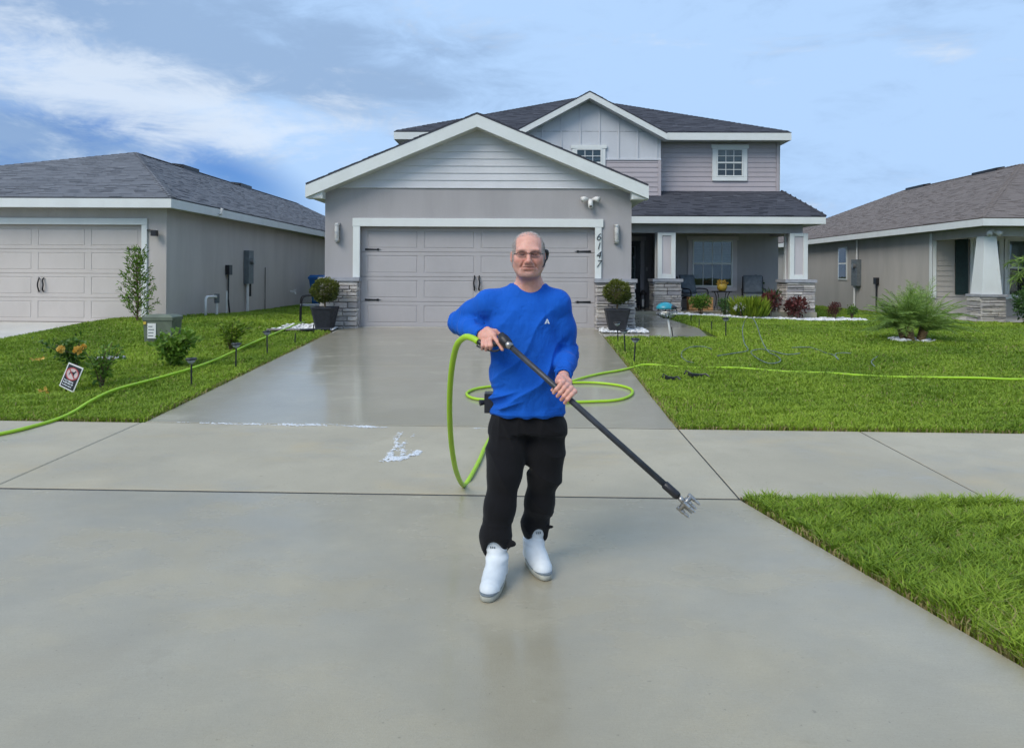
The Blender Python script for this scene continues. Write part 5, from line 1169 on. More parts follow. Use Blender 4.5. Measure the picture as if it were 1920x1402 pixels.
def build_shirt():
    F = Field((-.50, 3.55, .80), (.36, 4.16, 1.56), .0045); x = lambda px, d=3.83: A(px, 515, d)[0]
    yb = 3.845
    F.loft([(.825, x(990), yb, .188, .132), (.86, x(990), yb - .004, .196, .140), (.92, x(989), yb - .006, .194, .142), (1.0, x(985), yb - .006, .184, .140), (1.10, x(983), yb, .176, .133), (1.20, x(982), yb, .181, .130), (1.30, x(982), yb + .003, .190, .124), (1.37, x(982), yb + .008, .182, .112), (1.42, x(984), yb + .015, .150, .098), (1.46, x(988), yb + .020, .105, .084), (1.492, x(991), yb + .024, .084, .074)], .03)
    F.chain([NB + [-.03, .01, -.015], SR + [.012, 0, .008]], [.062, .062], .05); F.chain([NB + [.03, .01, -.015], SL_ + [-.012, 0, .008]], [.062, .062], .05)
    F.chain([SR, lerp(SR, ER, .5), ER], [.064, .062, .060], .05); F.chain([ER, lerp(ER, WR, .5), WR + (WR - ER) * .02], [.060, .055, .040], .03)
    F.chain([SL_, lerp(SL_, EL, .5), EL], [.064, .062, .058], .05); F.chain([EL, lerp(EL, WL, .5), WL + (WL - EL) * .02], [.058, .052, .041], .03)
    # openings: neck, cuffs, hem
    F.cap(NB + [0, -.010, .004], NB + [-.004, -.045, .17], .062, .080, .008, 'cut')
    for W, E in ((WR, ER), (WL, EL)): u = (W - E) / np.linalg.norm(W - E); F.cap(W + u * .006, W + u * .08, .032, .036, .003, 'cut')
    def fold(X, Y, Z):
        P = (X, Y, Z); o = 0
        ua = lambda a, b: ((X - a[0]) * (b - a)[0] + (Y - a[1]) * (b - a)[1] + (Z - a[2]) * (b - a)[2]) / np.dot(b - a, b - a)
        def near(a, b, r): t = np.clip(ua(a, b), 0, 1); return np.exp(-((np.sqrt((X - a[0] - t * (b - a)[0]) ** 2 + (Y - a[1] - t * (b - a)[1]) ** 2 + (Z - a[2] - t * (b - a)[2]) ** 2) / r) ** 4))
        rid = lambda sd, q: (1 - np.abs(np.sin(q))) ** 2 - .4
        for a, b, k, t0 in ((SR, ER, .9, 1.0), (ER, WR, 1.0, .15), (SL_, EL, .8, 1.0), (EL, WL, 1.0, .2), (ER, WR, .8, .9), (EL, WL, 1.1, .9)):
            t = ua(a, b); L = np.linalg.norm(b - a); w8 = np.exp(-((t - t0) / .32) ** 2) * sstep(-.5, .4, sines(P, int(t0 * 100) + 7, 11, 4))
            o = o - .018 * k * near(a, b, .085) * w8 * rid(0, t * L * 42 + 1.9 * sines(P, 77, 10, 4) + .8 * sines(P, 78, 26, 3))
        body = sstep(.835, .88, Z) * (1 - sstep(1.33, 1.42, Z)) * np.exp(-((X - .0) / .2) ** 6); low = 1 - .5 * sstep(1.0, 1.25, Z)
        dgl = (X * .62 + Z * .78); o = o - .023 * body * low * rid(0, dgl * 21 + 1.7 * sines(P, 41, 6, 4) + .6 * sines(P, 42, 16, 3)) * sstep(-.35, .35, sines(P, 43, 6, 4))
        d2 = (-X * .72 + Z * .70); o = o - .020 * body * low * rid(0, d2 * 19 + 1.8 * sines(P, 47, 6, 4) + .6 * sines(P, 48, 15, 3)) * sstep(-.25, .4, sines(P, 53, 5, 4))
        # fabric gathered above the hem on his right side
        o = o - .022 * body * np.exp(-((Z - .90) / .06) ** 2) * sstep(.02, -.10, X) * rid(0, (Z - .35 * X) * 55 + 1.2 * sines(P, 57, 9, 4))
        o = o + .007 * (1 - sstep(.83, .95, Z)) * np.sin(np.arctan2(Y - 3.84, X) * 9 + 1.5 * sines(P, 61, 8, 3)) * .6
        o = o - .004 * np.exp(-((Z - .838) / .008) ** 2) * (np.abs(X) < .24) + .002 * np.exp(-((Z - .862) / .004) ** 2) * (np.abs(X) < .24)
        return o + .0016 * sines(P, 71, 24, 5)
    F.displace(fold); return cloth('shirt', F, M['shirt'], MAN)
SHIRT = build_shirt()
def build_trousers():
    F = Field((-.32, 3.55, .09), (.30, 4.14, .98), .0045); x = lambda px, d: A(px, 515, d)[0]
    F.loft([(.74, x(990, 3.84), 3.85, .186, .130), (.85, x(990, 3.84), 3.85, .172, .120), (.95, x(989, 3.84), 3.85, .165, .12)], .04, 2.6)
    for H_, K_, A_, s in ((HR, KR, AR, -1), (HL, KL, AL, 1)):
        h0 = H_ + [0, 0, -.03]; m1 = lerp(h0, K_, .55); m2 = lerp(K_, A_, .5)
        F.chain([h0, m1, K_, m2, A_ + [0, 0, .03], A_ + [0, .004, -.045]], [.095, .088, .077, .071, .066, .060], .06)
    cr = A(990, 873, 3.82); F.cap(cr + [0, -.2, -.02], cr + [0, .2, -.02], .006, .006, .03, 'cut')
    for A_, T_ in ((AR, TOE_R), (AL, TOE_L)):
        dv = (T_ - A_) * [1, 1, 0]; dv /= np.linalg.norm(dv); c = A_ + dv * .08 + [0, 0, -.062]; F.ell(c, (.055, .07, .082), .02, 'cut'); F.ell(A_ + dv * .02 + [0, 0, -.105], (.055, .055, .035), .01, 'cut')
    for px, py, d in ((957, 1020, 3.70), (1031, 987, 3.90)):
        F.ell(A(px, py, d), (.022, .018, .012), .012); F.cap(A(px, py, d), A(px - 8, py + 16, d - .01), .008, .006, .008)
    def fold(X, Y, Z):
        P = (X, Y, Z); rid = lambda q: (1 - np.abs(np.sin(q))) ** 2 - .4; lowr = 1 - sstep(.16, .36, Z); kn = np.exp(-((Z - .55) / .12) ** 2)
        o = -.010 * rid((Z + .7 * X) * 16 + 1.8 * sines(P, 83, 7, 4)) * sstep(-.3, .4, sines(P, 87, 6, 4)); o = o - .011 * kn * rid((Z - .8 * X) * 24 + 1.6 * sines(P, 93, 8, 4)) * sstep(-.3, .4, sines(P, 94, 6, 4))
        o = o - .016 * lowr * rid((Z + .3 * X) * 34 + 1.6 * sines(P, 91, 9, 4)) * sstep(-.5, .3, sines(P, 95, 8, 4)) - .005 * rid(X * 26 + 1.5 * sines(P, 99, 5, 4)) * sstep(.62, .8, Z)
        return o + .002 * sines(P, 97, 22, 5)
    F.displace(fold); return cloth('trousers', F, M['trousers'], MAN)
build_trousers()
def build_boot(toe, heel, ank):
    u = (toe - heel) * [1, 1, 0]; L = np.linalg.norm(u); u /= L; s = np.array([-u[1], u[0], 0]); lo = np.minimum(toe, heel) - .12; hi = np.maximum(toe, heel) + .12
    F = Field((lo[0], lo[1], .0), (hi[0], hi[1], .30), .0033); g = lambda t, z, o=0: heel + u * (L * t) + s * o + [0, 0, z]
    F.chain([g(.12, .052), g(.42, .056), g(.80, .042)], [.044, .047, .047], .02); F.chain([g(.86, .036), g(.90, .034)], [.045, .042], .02); F.cap(g(.10, .06), g(.16, .13), .043, .046, .03); F.chain([g(.17, .12), ank * [1, 1, 0] + [0, 0, .20], ank * [1, 1, 0] + [0, 0, .265]], [.048, .047, .049], .03); F.chain([g(.30, .10), g(.60, .062)], [.045, .042], .04)
    F.put((lo[0], lo[1], 0), (hi[0], hi[1], .03), lambda X, Y, Z: Z - .030 + 0 * X + 0 * Y, .006, 'cut')
    F.displace(lambda X, Y, Z: .0022 * np.sin(Z * 140 + 1.2 * sines((X, Y, Z), 5, 14, 3)) * sstep(.09, .13, Z) * (1 - sstep(.16, .2, Z)))
    b = cloth('boot', F, M['boot'], MAN)
    # sole outline: follows the boot, flat underneath
    N = 40; out_ = []
    for k in range(N):
        a = 2 * math.pi * k / N; ca, sa = math.cos(a), math.sin(a); hw = .046 + .006 * sstep(-.2, .7, ca); out_.append((ca * .5 + .5, sa, hw))
    def ring(z, gr): return [tuple(heel + u * ((L + .06 + gr * 2) * (c) - .03 - gr) + s * np.sign(sa) * abs(sa) ** .72 * (hw + gr) + [0, 0, z]) for c, sa, hw in out_]
    def ringmesh(levels):
        m = MB(); V = []
        for z, gr in levels: V += ring(z, gr)
        fs = [(i * N + k, i * N + (k + 1) % N, (i + 1) * N + (k + 1) % N, (i + 1) * N + k) for i in range(len(levels) - 1) for k in range(N)] + [tuple(range(N - 1, -1, -1)), tuple(range((len(levels) - 1) * N, len(levels) * N))]
        return m.poly(V, fs)
    ringmesh([(.001, -.006), (.006, .001), (.024, .003), (.029, .0015)]).build('sole', M['sole'], b, True); ringmesh([(.0291, .001), (.031, .0035), (.035, .0035), (.037, -.002)]).build('foxing_stripe', M['sole_line'], b, True)
    c = ank * [1, 1, 0] + u * .054 + [0, 0, .185]; m = MB()
    for i in (-1, 0, 1): p = c + s * (.010 * i); m.box(p[0] - .003, p[0] + .003, p[1] - .004, p[1] - .001, p[2] - .004, p[2] + .005)
    m.build('boot_tag', M['sole_line'], b)
build_boot(TOE_R, HEEL_R, AR); build_boot(TOE_L, HEEL_L, AL)
# collar, glasses, ear piece, chest mark, belt pouch
def torus(c, nrm, r, r2, sx=1.0, n=40):
    nrm = Vector(nrm).normalized(); a = nrm.orthogonal().normalized(); a = Vector((1, 0, 0)) - nrm * nrm.x; a.normalize(); b = nrm.cross(a); return [Vector(c) + a * (r * sx * math.cos(2 * math.pi * k / n)) + b * (r * math.sin(2 * math.pi * k / n)) for k in range(n + 1)]
MB().tube(torus(NB + [-.001, -.010, .034], (-.03, -.36, 1), .0735, .01, 1.02), .0085, 8, False).build('collar', M['shirt'], SHIRT, True)
for W, E in ((WR, ER), (WL, EL)): u = (W - E) / np.linalg.norm(W - E); MB().tube(torus(W + u * .012, u, .036, .01, 1.0, 24), .0065, 6, False).build('cuff', M['shirt'], SHIRT, True)
GL = MB(); h = lambda x, y, z: Vector(HD) + Vector((x, y, z))
for s in (-1, 1):
    ring = []
    for k in range(25):
        a = 2 * math.pi * k / 24; ring.append(h(s * .0325 + .0275 * np.sign(math.cos(a)) * abs(math.cos(a)) ** .6, -.101 + .012 * abs(s * .0325 + .024 * math.cos(a)) / .06, -.001 + .0125 * np.sign(math.sin(a)) * abs(math.sin(a)) ** .7))
    GL.tube(ring, .0007, 5, False); GL.tube([h(s * .056, -.090, .003), h(s * .073, -.05, .004), h(s * .080, .015, .0)], .0016, 5)
    GL.tube([h(s * .008, -.102, .0105), h(s * .034, -.097, .0118), h(s * .060, -.088, .0085)], .0016, 5)
GL.tube([h(-.009, -.1, .004), h(0, -.106, .006), h(.009, -.1, .004)], .0014, 5); glasses = GL.build('glasses', M['black'], MAN)
for s in (-1, 1):
    V = [h(s * .0325 + .0235 * math.cos(2 * math.pi * k / 16), -.0995 + .010 * abs(s * .0325 + .024 * math.cos(2 * math.pi * k / 16)) / .06, -.003 + .014 * math.sin(2 * math.pi * k / 16)) for k in range(16)]; MB().slab(V, .001, Vector((0, 1, 0))).build('lens', M['lens'], glasses)
ep = MB().tube(spline([h(.083, .004, .016), h(.092, .012, .020), h(.094, .022, .0), h(.090, .012, -.022), h(.084, .0, -.03)], 5), [.005, .006, .007, .009, .010, .011, .012, .012, .012, .012, .011, .011, .010, .010, .009, .008, .007, .006, .005, .004, .003], 8).build('earpiece', M['black_plastic'], MAN, True)
MB().tube(spline([h(.088, .006, -.025), h(.081, -.015, -.05), h(.074, -.035, -.062)], 4), [.0045, .0045, .004, .004, .004, .0035, .0035, .003, .003], 6).build('microphone_arm', M['black_plastic'], ep)
def on_shirt(px, py):
    """point of the shirt surface seen at a pixel"""
    o, t = CAM_LOC, Vector(A(px, py, 4.5)); me = SHIRT.data; from mathutils.bvhtree import BVHTree
    if not hasattr(on_shirt, 'b'): on_shirt.b = BVHTree.FromPolygons([v.co.copy() for v in me.vertices], [tuple(p.vertices) for p in me.polygons])
    q = on_shirt.b.ray_cast(o, (t - o).normalized()); return q[0] if q[0] else t
M['mark'] = plain('white_print', (.75, .8, .85), .6, .05, 10)
def mark(poly):
    P = [on_shirt(1026 + x, 603 + y) + Vector((0, -.0025, 0)) for x, y in poly]; return P
m = MB()
for poly in ([(-5, 4), (-1, -5), (1, -5), (-2, 4)], [(0, -2), (1, -5), (5, 4), (2, 4)], [(-3, 1), (3, 1), (4, 2.2), (-3.4, 2.2)]): P = mark(poly); m.poly(P, [tuple(range(len(P)))])
m.build('chest_emblem', M['mark'], SHIRT)
pc = A(916, 752, 3.86); pouch = MB(); pouch.box(pc[0] - .020, pc[0] + .03, pc[1] - .04, pc[1] + .05, pc[2] - .055, pc[2] + .045); pouch.build('belt_pouch', M['black_plastic'], MAN)
MB().tube([pc + [-.015, -.02, .0], pc + [-.045, -.03, -.004]], [.012, .017], 8).build('pouch_clip', M['black_plastic'], MAN)

# ------------------------------------------------------------------ lance, gun, nozzle
u = (LN1 - LN0) / np.linalg.norm(LN1 - LN0); Lg = np.linalg.norm(LN1 - LN0); side = np.cross(u, [0, -1, 0.]); side /= np.linalg.norm(side); side = side if side[2] > 0 else -side; fr = np.cross(side, u)
lance = thing('pressure_lance', tuple(PERSON_BASE + Vector((.1, -.2, 0))), 'long dark spray lance with steel multi-jet head in the man\'s hands', 'spray lance')
def coat_black():
    m = NM('matte_black_tube', .42, .5); m.set('Base Color', m.mix(m.ramp(m.noise(20, 4), .3, .7), (.022, .025, .031, 1), (.04, .045, .055, 1))); return m.m
M['lance'] = coat_black()
MB().tube([LN0, LN0 + u * Lg * .5, LN1], [.0135, .0145, .0145], 14).build('tube', M['lance'], lance, True); MB().tube([LN1 - u * .085, LN1 - u * .08, LN1 - u * .012, LN1], [.0145, .0195, .0195, .016], 14).build('coupling', M['black_plastic'], lance, True)
GA, GB = A(952, 646, 3.565), A(893, 645, 3.66)
gun = MB().tube([A(938, 626, 3.60), A(944, 636, 3.59), A(953, 646, 3.565), A(957, 650, 3.56)], [.016, .028, .026, .016], 12).build('gun_body', M['black_plastic'], lance, True)
MB().tube(spline([A(944, 640, 3.595), A(928, 645, 3.615), A(910, 647, 3.645), A(897, 640, 3.67)], 4), .0135, 10).build('grip', M['black_plastic'], gun, True)
MB().tube(spline([A(944, 650, 3.59), A(930, 658, 3.60), A(910, 655, 3.635), A(894, 648, 3.655)], 4), .005, 6).build('trigger_guard', M['black_plastic'], gun, True)
MB().tube([LN0 - u * .0, LN0 + u * .03], .018, 12).build('collar_nut', M['steel'], lance, True)
jet = MB().tube([LN1, LN1 + u * .035], [.011, .013], 10).build('nozzle_head', M['steel'], lance, True)
c0 = LN1 + u * .04; MB().tube([c0 - side * .04, c0 + side * .04], .0115, 10).build('manifold', M['steel'], jet, True); MB().tube([c0 - fr * .032, c0 + fr * .032], .0105, 10).build('manifold', M['steel'], jet, True)
for k, (a, b) in enumerate(((-.038, 0), (-.013, 0), (.013, 0), (.038, 0), (0, .030), (0, -.030))):
    p = c0 + side * a + fr * b; MB().tube([p - u * .014, p + u * .02, p + u * .024, p + u * .042, p + u * .045, p + u * .052], [.010, .010, .0075, .0075, .006, .005], 6).build('jet', M['steel'], jet)
# ------------------------------------------------------------------ hoses
def gq(px, py, dz=.018, zf=pave_z):
    p = ground_at(px, py, zf); return Vector((p.x, p.y, p.z + dz))
def tag_hose(name, pts, r, mat, label, cat, k=8, n=10):
    o = MB().tube(spline(pts, k), r, n).build(name, mat, None, True); return tag(o, label, cat)
HR_ = .0165
Pl = [Vector(A(897, 641, 3.67)), Vector(A(886, 634, 3.70)), Vector(A(872, 632, 3.75)), Vector(A(858, 645, 3.83)), Vector(A(850, 672, 3.93)), Vector(A(845, 710, 4.04)), Vector(A(843, 755, 4.16)), Vector(A(844, 800, 4.30)), Vector(A(848, 845, 4.5)), Vector(A(856, 885, 4.8))]
Pl += [gq(869, 914), gq(882, 898), gq(898, 868), gq(914, 833), gq(940, 795), gq(985, 768), gq(1040, 758), gq(1100, 756), gq(1155, 753), gq(1182, 744), gq(1184, 733), gq(1160, 725), gq(1115, 720), gq(1070, 720), gq(1000, 722), gq(930, 726), gq(890, 732), gq(875, 741), gq(890, 750), gq(930, 753), gq(990, 748), gq(1040, 736, .045), gq(1075, 718, .03), gq(1120, 704), gq(1160, 697), gq(1188, 691),
       gq(1215, 688, .035, lawn_z), gq(1290, 692, .02, lawn_z), gq(1380, 694, .032, lawn_z), gq(1470, 699, .018, lawn_z), gq(1560, 704, .03, lawn_z), gq(1650, 708, .014, lawn_z), gq(1740, 712, .032, lawn_z), gq(1830, 717, .06, lawn_z), gq(1900, 719, .055, lawn_z), gq(1990, 718, .05, lawn_z)]
tag_hose('garden_hose', Pl, HR_, M['hose'], 'lime green hose looping from the spray gun over the wet driveway and lawn', 'hose')
Pr = [gq(-260, 862), gq(-120, 838), gq(0, 817), gq(60, 803), gq(110, 788), gq(140, 776, .03), gq(170, 762, .06, lawn_z), gq(215, 742, .07, lawn_z), gq(290, 720, .065, lawn_z), gq(360, 700, .07, lawn_z), gq(410, 681, .07, lawn_z), gq(455, 658, .06, lawn_z), gq(500, 638, .06, lawn_z), gq(530, 624, .05, lawn_z), gq(556, 612, .05, lawn_z), gq(574, 606, .03, lawn_z)]
tag_hose('garden_hose', Pr, .0175, M['hose'], 'lime green hose running along the left driveway edge and over the sidewalk', 'hose')
g = lambda px, py, dz=.048: gq(px, py, dz, lawn_z)
tag_hose('clear_tubing', [g(1335, 660), g(1318, 655), g(1295, 656), g(1280, 664), g(1278, 674), g(1288, 683), g(1300, 686)], .0075, M['tubing'], 'small coil of grey tubing nearest the driveway', 'tubing')
tag_hose('clear_tubing', [g(1345, 673, .05), g(1375, 668), g(1402, 662), g(1395, 655, .12), g(1392, 640, .22), g(1398, 640, .40), g(1408, 648, .50), g(1418, 655, .42), g(1428, 660, .20), g(1440, 664), g(1455, 672), g(1463, 679), g(1460, 685), g(1440, 687, .05), g(1418, 676), g(1408, 665), g(1425, 660), g(1450, 664), g(1475, 670), g(1500, 668)], .0075, M['tubing'], 'tangled grey tubing with a raised loop in the middle of the lawn', 'tubing')
tag_hose('clear_tubing', [g(1485, 657), g(1515, 656), g(1530, 660), g(1548, 667), g(1562, 671), g(1572, 680), g(1566, 670), g(1580, 667), g(1596, 668)], .0075, M['tubing'], 'grey tubing lying between the raised loop and the palm', 'tubing')
tag_hose('clear_tubing', [g(1645, 674), g(1637, 680), g(1634, 686), g(1640, 692, .04)], .0075, M['tubing'], 'short curved bit of grey tubing nearest the palm', 'tubing')
for px, py, lb, w in ((1303, 710, 'flat black plastic piece lying in the lawn in front of the hose', .16), (1256, 716, 'small dark tangle in the lawn close to the driveway', .10)):
    c = g(px, py, .05); m = MB(); m.box(-w / 2, w / 2, -.05, .05, -.02, .02); m.tube([(w * .4, 0, .01), (w * .8, -.05, .03), (w * 1.0, -.1, .0)], .012, 6); m.tube([(-w * .3, .02, .02), (-w * .6, .08, .04), (-w * .9, .02, 0)], .010, 6); o = m.build('plastic_fitting', M['black_plastic']); o.location = c; o.rotation_euler = (0, .1, .25); tag(o, lb, 'fitting')

# ------------------------------------------------------------------ soap foam on the concrete
def foam(name, strokes, label, res=.008, zf=pave_z):
    """strokes: lists of (px, py, radius in m, weight) in the picture, turned into points of the paving"""
    pts = []
    for s in strokes:
        q = [(ground_at(a, b, zf), r, w) for a, b, r, w in s]
        for (p0, r0, w0), (p1, r1, w1) in zip(q[:-1], q[1:]):
            n = max(2, int((p1 - p0).length / .02))
            for i in range(n): t = i / n; pts.append((p0.x + (p1.x - p0.x) * t, p0.y + (p1.y - p0.y) * t, r0 + (r1 - r0) * t, w0 + (w1 - w0) * t))
    P = np.array(pts); x0, x1, y0, y1 = P[:, 0].min() - .1, P[:, 0].max() + .1, P[:, 1].min() - .1, P[:, 1].max() + .1
    X, Y = np.meshgrid(np.arange(x0, x1, res), np.arange(y0, y1, res), indexing='ij'); D = np.zeros_like(X)
    for a, b, r, w in P: D = np.maximum(D, w * np.exp(-((X - a) ** 2 + (Y - b) ** 2 * .5) / r ** 2))
    N = .45 * wavy(X, Y, 101, 30) + .55 * wavy(X, Y, 102, 80) + .55 * wavy(X, Y, 103, 190); S = D + .50 * N - .52
    hgt = np.clip(S, -.2, .5) * .012 + .0015 * wavy(X, Y, 104, 260); Z = pave_z(X, Y) + np.where(S > 0, .003 + np.maximum(hgt, 0), -.004)
    idx = np.arange(X.size).reshape(X.shape); k = (S[:-1, :-1] > -.05) & (S[1:, :-1] > -.05) & (S[1:, 1:] > -.05) & (S[:-1, 1:] > -.05)
    Fq = np.stack([idx[:-1, :-1][k], idx[1:, :-1][k], idx[1:, 1:][k], idx[:-1, 1:][k]], -1); u_, inv = np.unique(Fq, return_inverse=True); V = np.stack([X.ravel(), Y.ravel(), Z.ravel()], -1)[u_]; al = np.clip((S.ravel()[u_] + .03) / .30, 0, 1)
    return tag(link_mesh(name, np_mesh(name, V, inv.reshape(-1, 4), {'thick': al}), M['foam'], None, True), label, 'foam', kind='stuff')
def foam_mat():
    m = NM('soap_foam', .45, .4); m.set('Base Color', m.mix(m.ramp(m.noise(40, 5), .35, .65), (.68, .74, .80, 1), (.86, .88, .9, 1))); m.bump(m.noise(160, 3), .5, .006); m.set('Alpha', m.math('MULTIPLY', m.attr('thick'), m.ramp(m.noise(120, 3, .6), .25, .65, .35, 1.0), True)); return m.m
M['foam'] = foam_mat()
foam('foam', [[(722, 862, .06, 1.1), (750, 860, .06, 1.1), (770, 855, .05, .9), (788, 846, .05, 1.0)], [(728, 860, .05, 1), (735, 846, .04, .9), (746, 838, .05, .9), (742, 828, .03, .7), (750, 812, .05, .65)], [(755, 853, .04, .9), (752, 838, .05, .7), (764, 826, .04, .55), (780, 812, .03, .45), (786, 806, .02, .3)]], 'white patch of soap foam on the paving left of the hanging hose')
foam('foam', [[(300, 790, .02, .35), (360, 793, .03, .6), (430, 795, .035, .75), (510, 796, .035, .75), (560, 797, .05, .9), (600, 797, .05, .85), (625, 796, .03, .5), (660, 799, .05, .85), (700, 801, .05, .85), (728, 802, .03, .6)], [(860, 802, .02, .5), (890, 803, .03, .6), (912, 803, .03, .55)]], 'thin line of soap foam along the driveway joint')

# ------------------------------------------------------------------ solar path lights
def solar_light(head=True):
    r = bpy.data.objects.new('solar_path_light', None); COL.objects.link(r)
    MB().tube([(0, 0, -.05), (0, 0, .02), (0, 0, .30 if head else .22)], [.004, .011, .011], 8).build('stake', M['black_plastic'], r)
    if head:
        MB().lathe([(.012, .29), (.020, .30), (.042, .315), (.055, .345)], (0, 0, 0), 16).build('lens', M['lamp_lens'], r, True)
        MB().lathe([(.066, .345), (.070, .350), (.070, .358), (.052, .368), (.012, .372)], (0, 0, 0), 18).build('cap', M['black_plastic'], r, True)
        MB().box(-.025, .025, -.025, .025, .3715, .3745).build('solar_cell', M['glass'], r)
    return r
full, bare = solar_light(True), solar_light(False); first = {True: True, False: True}; GRP = 'solar path lights along the paving'
ordn = ['first', 'second', 'third', 'fourth', 'fifth']
SPOTS = [(359, 727, True, 'solar path light nearest the sidewalk, left edge of the driveway'), (442, 692, True, 'second solar path light from the sidewalk, left edge of the driveway'), (501, 664, True, 'third solar path light from the sidewalk, left edge of the driveway'),
         (553, 646, False, 'bare black stake between the third path light and the left planter'), (588, 627, False, 'bare black stake right in front of the left planter\'s white stones'),
         (1189, 680, True, 'solar path light nearest the sidewalk, right edge of the driveway'), (1172, 660, True, 'second solar path light from the sidewalk, right edge of the driveway'), (1159, 642, True, 'solar path light directly in front of the right planter'),
         (1361, 632, True, 'lone solar path light on the lawn in front of the lime shrub'), (1334, 621, False, 'bare black stake nearest the street beside the porch walkway'), (1311, 614, False, 'middle of three bare black stakes beside the porch walkway'), (1295, 606, False, 'bare black stake nearest the porch beside the walkway')]
for px, py, hd, lb in SPOTS:
    src = full if hd else bare; o = src if first[hd] else copy_tree(src); first[hd] = False
    p = ground_at(px, py); o.location = p; s = {True: 1.0, False: .9}[hd]; o.scale = (s, s, s); o.rotation_euler = (random.uniform(-.06, .06), random.uniform(-.06, .06), random.uniform(0, 3)); tag(o, lb, 'path light' if hd else 'stake', GRP)

# ------------------------------------------------------------------ tilted sign
sp = ground_at(126, 738); d_ = (sp - CAM_LOC).length; sg = thing('yard_sign', sp, 'small black yard sign with white rim and red crossed-out dog circle, tilted', 'sign')
dS = sp.y
def S_(px, py, f=0.0): p = at(px, py, dS); return Vector((p.x, p.y - f + (730 - py) * .0010, p.z))
C4 = [(110, 723), (138, 736), (153, 691), (124, 680)]
def bil(u_, v_, f=0.0):
    a = Vector(C4[0]).lerp(Vector(C4[1]), u_); b = Vector(C4[3]).lerp(Vector(C4[2]), u_); p = a.lerp(b, v_); return S_(p.x, p.y, f)
MB().slab([bil(0, 0), bil(1, 0), bil(1, 1), bil(0, 1)], .006, Vector((0, 1, 0))).build('board', M['pvc'], sg)
MB().slab([bil(.07, .05, .003), bil(.93, .05, .003), bil(.93, .95, .003), bil(.07, .95, .003)], .002, Vector((0, 1, 0))).build('face', M['black_plastic'], sg)
M['sign_red'] = plain('sign_red', (.42, .07, .07), .5, .1, 20); M['sign_pink'] = plain('sign_white', (.62, .50, .49), .5, .08, 20)
def disc(r, f, mat, name, hole=0): 
    n = 28; asp = .60
    if not hole: MB().poly([bil(.5 + r * math.cos(2 * math.pi * k / n), .635 + r * asp * math.sin(2 * math.pi * k / n), f) for k in range(n)], [tuple(range(n))]).build(name, mat, sg)
    else: MB().poly([bil(.5 + q * math.cos(2 * math.pi * k / n), .635 + q * asp * math.sin(2 * math.pi * k / n), f) for q in (r, hole) for k in range(n)], [(k, (k + 1) % n, n + (k + 1) % n, n + k) for k in range(n)]).build(name, mat, sg)
disc(.40, .005, M['sign_pink'], 'disc'); disc(.42, .007, M['sign_red'], 'ring', .35)
dog = [(.30, .56), (.34, .56), (.36, .64), (.55, .63), (.60, .53), (.64, .53), (.63, .66), (.68, .74), (.72, .75), (.70, .79), (.64, .80), (.58, .72), (.38, .72), (.30, .78), (.28, .76), (.33, .69)]
MB().poly([bil(x, y, .0075) for x, y in dog], [tuple(range(len(dog)))]).build('dog_figure', M['black_plastic'], sg)
MB().poly([bil(.26, .80, .009), bil(.22, .765, .009), bil(.74, .465, .009), bil(.78, .50, .009)], [(0, 1, 2, 3)]).build('slash', M['sign_red'], sg)
tx = MB(); rr = random.Random(3)
for row, (y, h_) in enumerate(((.305, .055), (.215, .055), (.12, .04))):
    x = .14
    while x < .80:
        w = rr.uniform(.03, .075); tx.poly([bil(x, y, .006), bil(x + w, y, .006), bil(x + w, y + h_, .006), bil(x, y + h_, .006)], [(0, 1, 2, 3)]); x += w + rr.choice([.02, .02, .05])
tx.build('printed_lines', M['mark'], sg)
MB().tube([bil(.42, .05) + Vector((0, .006, 0)), sp + Vector((0, .0, -.1))], .008, 6).build('stake', M['black_plastic'], sg)

# ------------------------------------------------------------------ utility box, valve lids, pipes, bin
bx = ground_at(305, 641); ub = thing('utility_pedestal', bx, 'green utility box with pale label standing on the lawn by the neighbour', 'utility box'); b = Vector(bx); W_ = 54 * bx.y / F_PX / 2; H_ = 52 * bx.y / F_PX
def fr_(z, k): return [b + Vector((sx * W_ * k, sy * W_ * .75 * k, z)) for sx, sy in ((-1, -1), (1, -1), (1, 1), (-1, 1))]
MB().poly(fr_(-.05, .92) + fr_(H_ * .82, 1.0), [(0, 1, 5, 4), (1, 2, 6, 5), (2, 3, 7, 6), (3, 0, 4, 7), (4, 5, 6, 7)]).build('cabinet', M['pedestal'], ub)
MB().poly(fr_(H_ * .80, 1.06) + fr_(H_ * .92, 1.06) + fr_(H_ * 1.0, .80), [(3, 2, 1, 0), (0, 1, 5, 4), (1, 2, 6, 5), (2, 3, 7, 6), (3, 0, 4, 7), (4, 5, 9, 8), (5, 6, 10, 9), (6, 7, 11, 10), (7, 4, 8, 11), (8, 9, 10, 11)]).build('lid', M['pedestal'], ub)
y0 = b.y - W_ * .75 * 1.0 - .006; MB().box(b.x - W_ * .68, b.x - W_ * .1, y0 - .002, y0 + .02, b.z + H_ * .16, b.z + H_ * .70).build('label_plate', M['pvc'], ub)
m = MB(); rr = random.Random(9)
for i in range(4): m.box(b.x - W_ * .62, b.x - W_ * (.2 + .15 * rr.random()), y0 - .004, y0 - .0025, b.z + H_ * (.24 + .11 * i), b.z + H_ * (.27 + .11 * i))
m.build('label_print', M['meter'], ub)
MB().box(b.x - W_ * .98, b.x - W_ * .78, y0 - .002, y0 + .02, b.z + H_ * .66, b.z + H_ * .76).build('warning_sticker', M['terracotta'], ub)
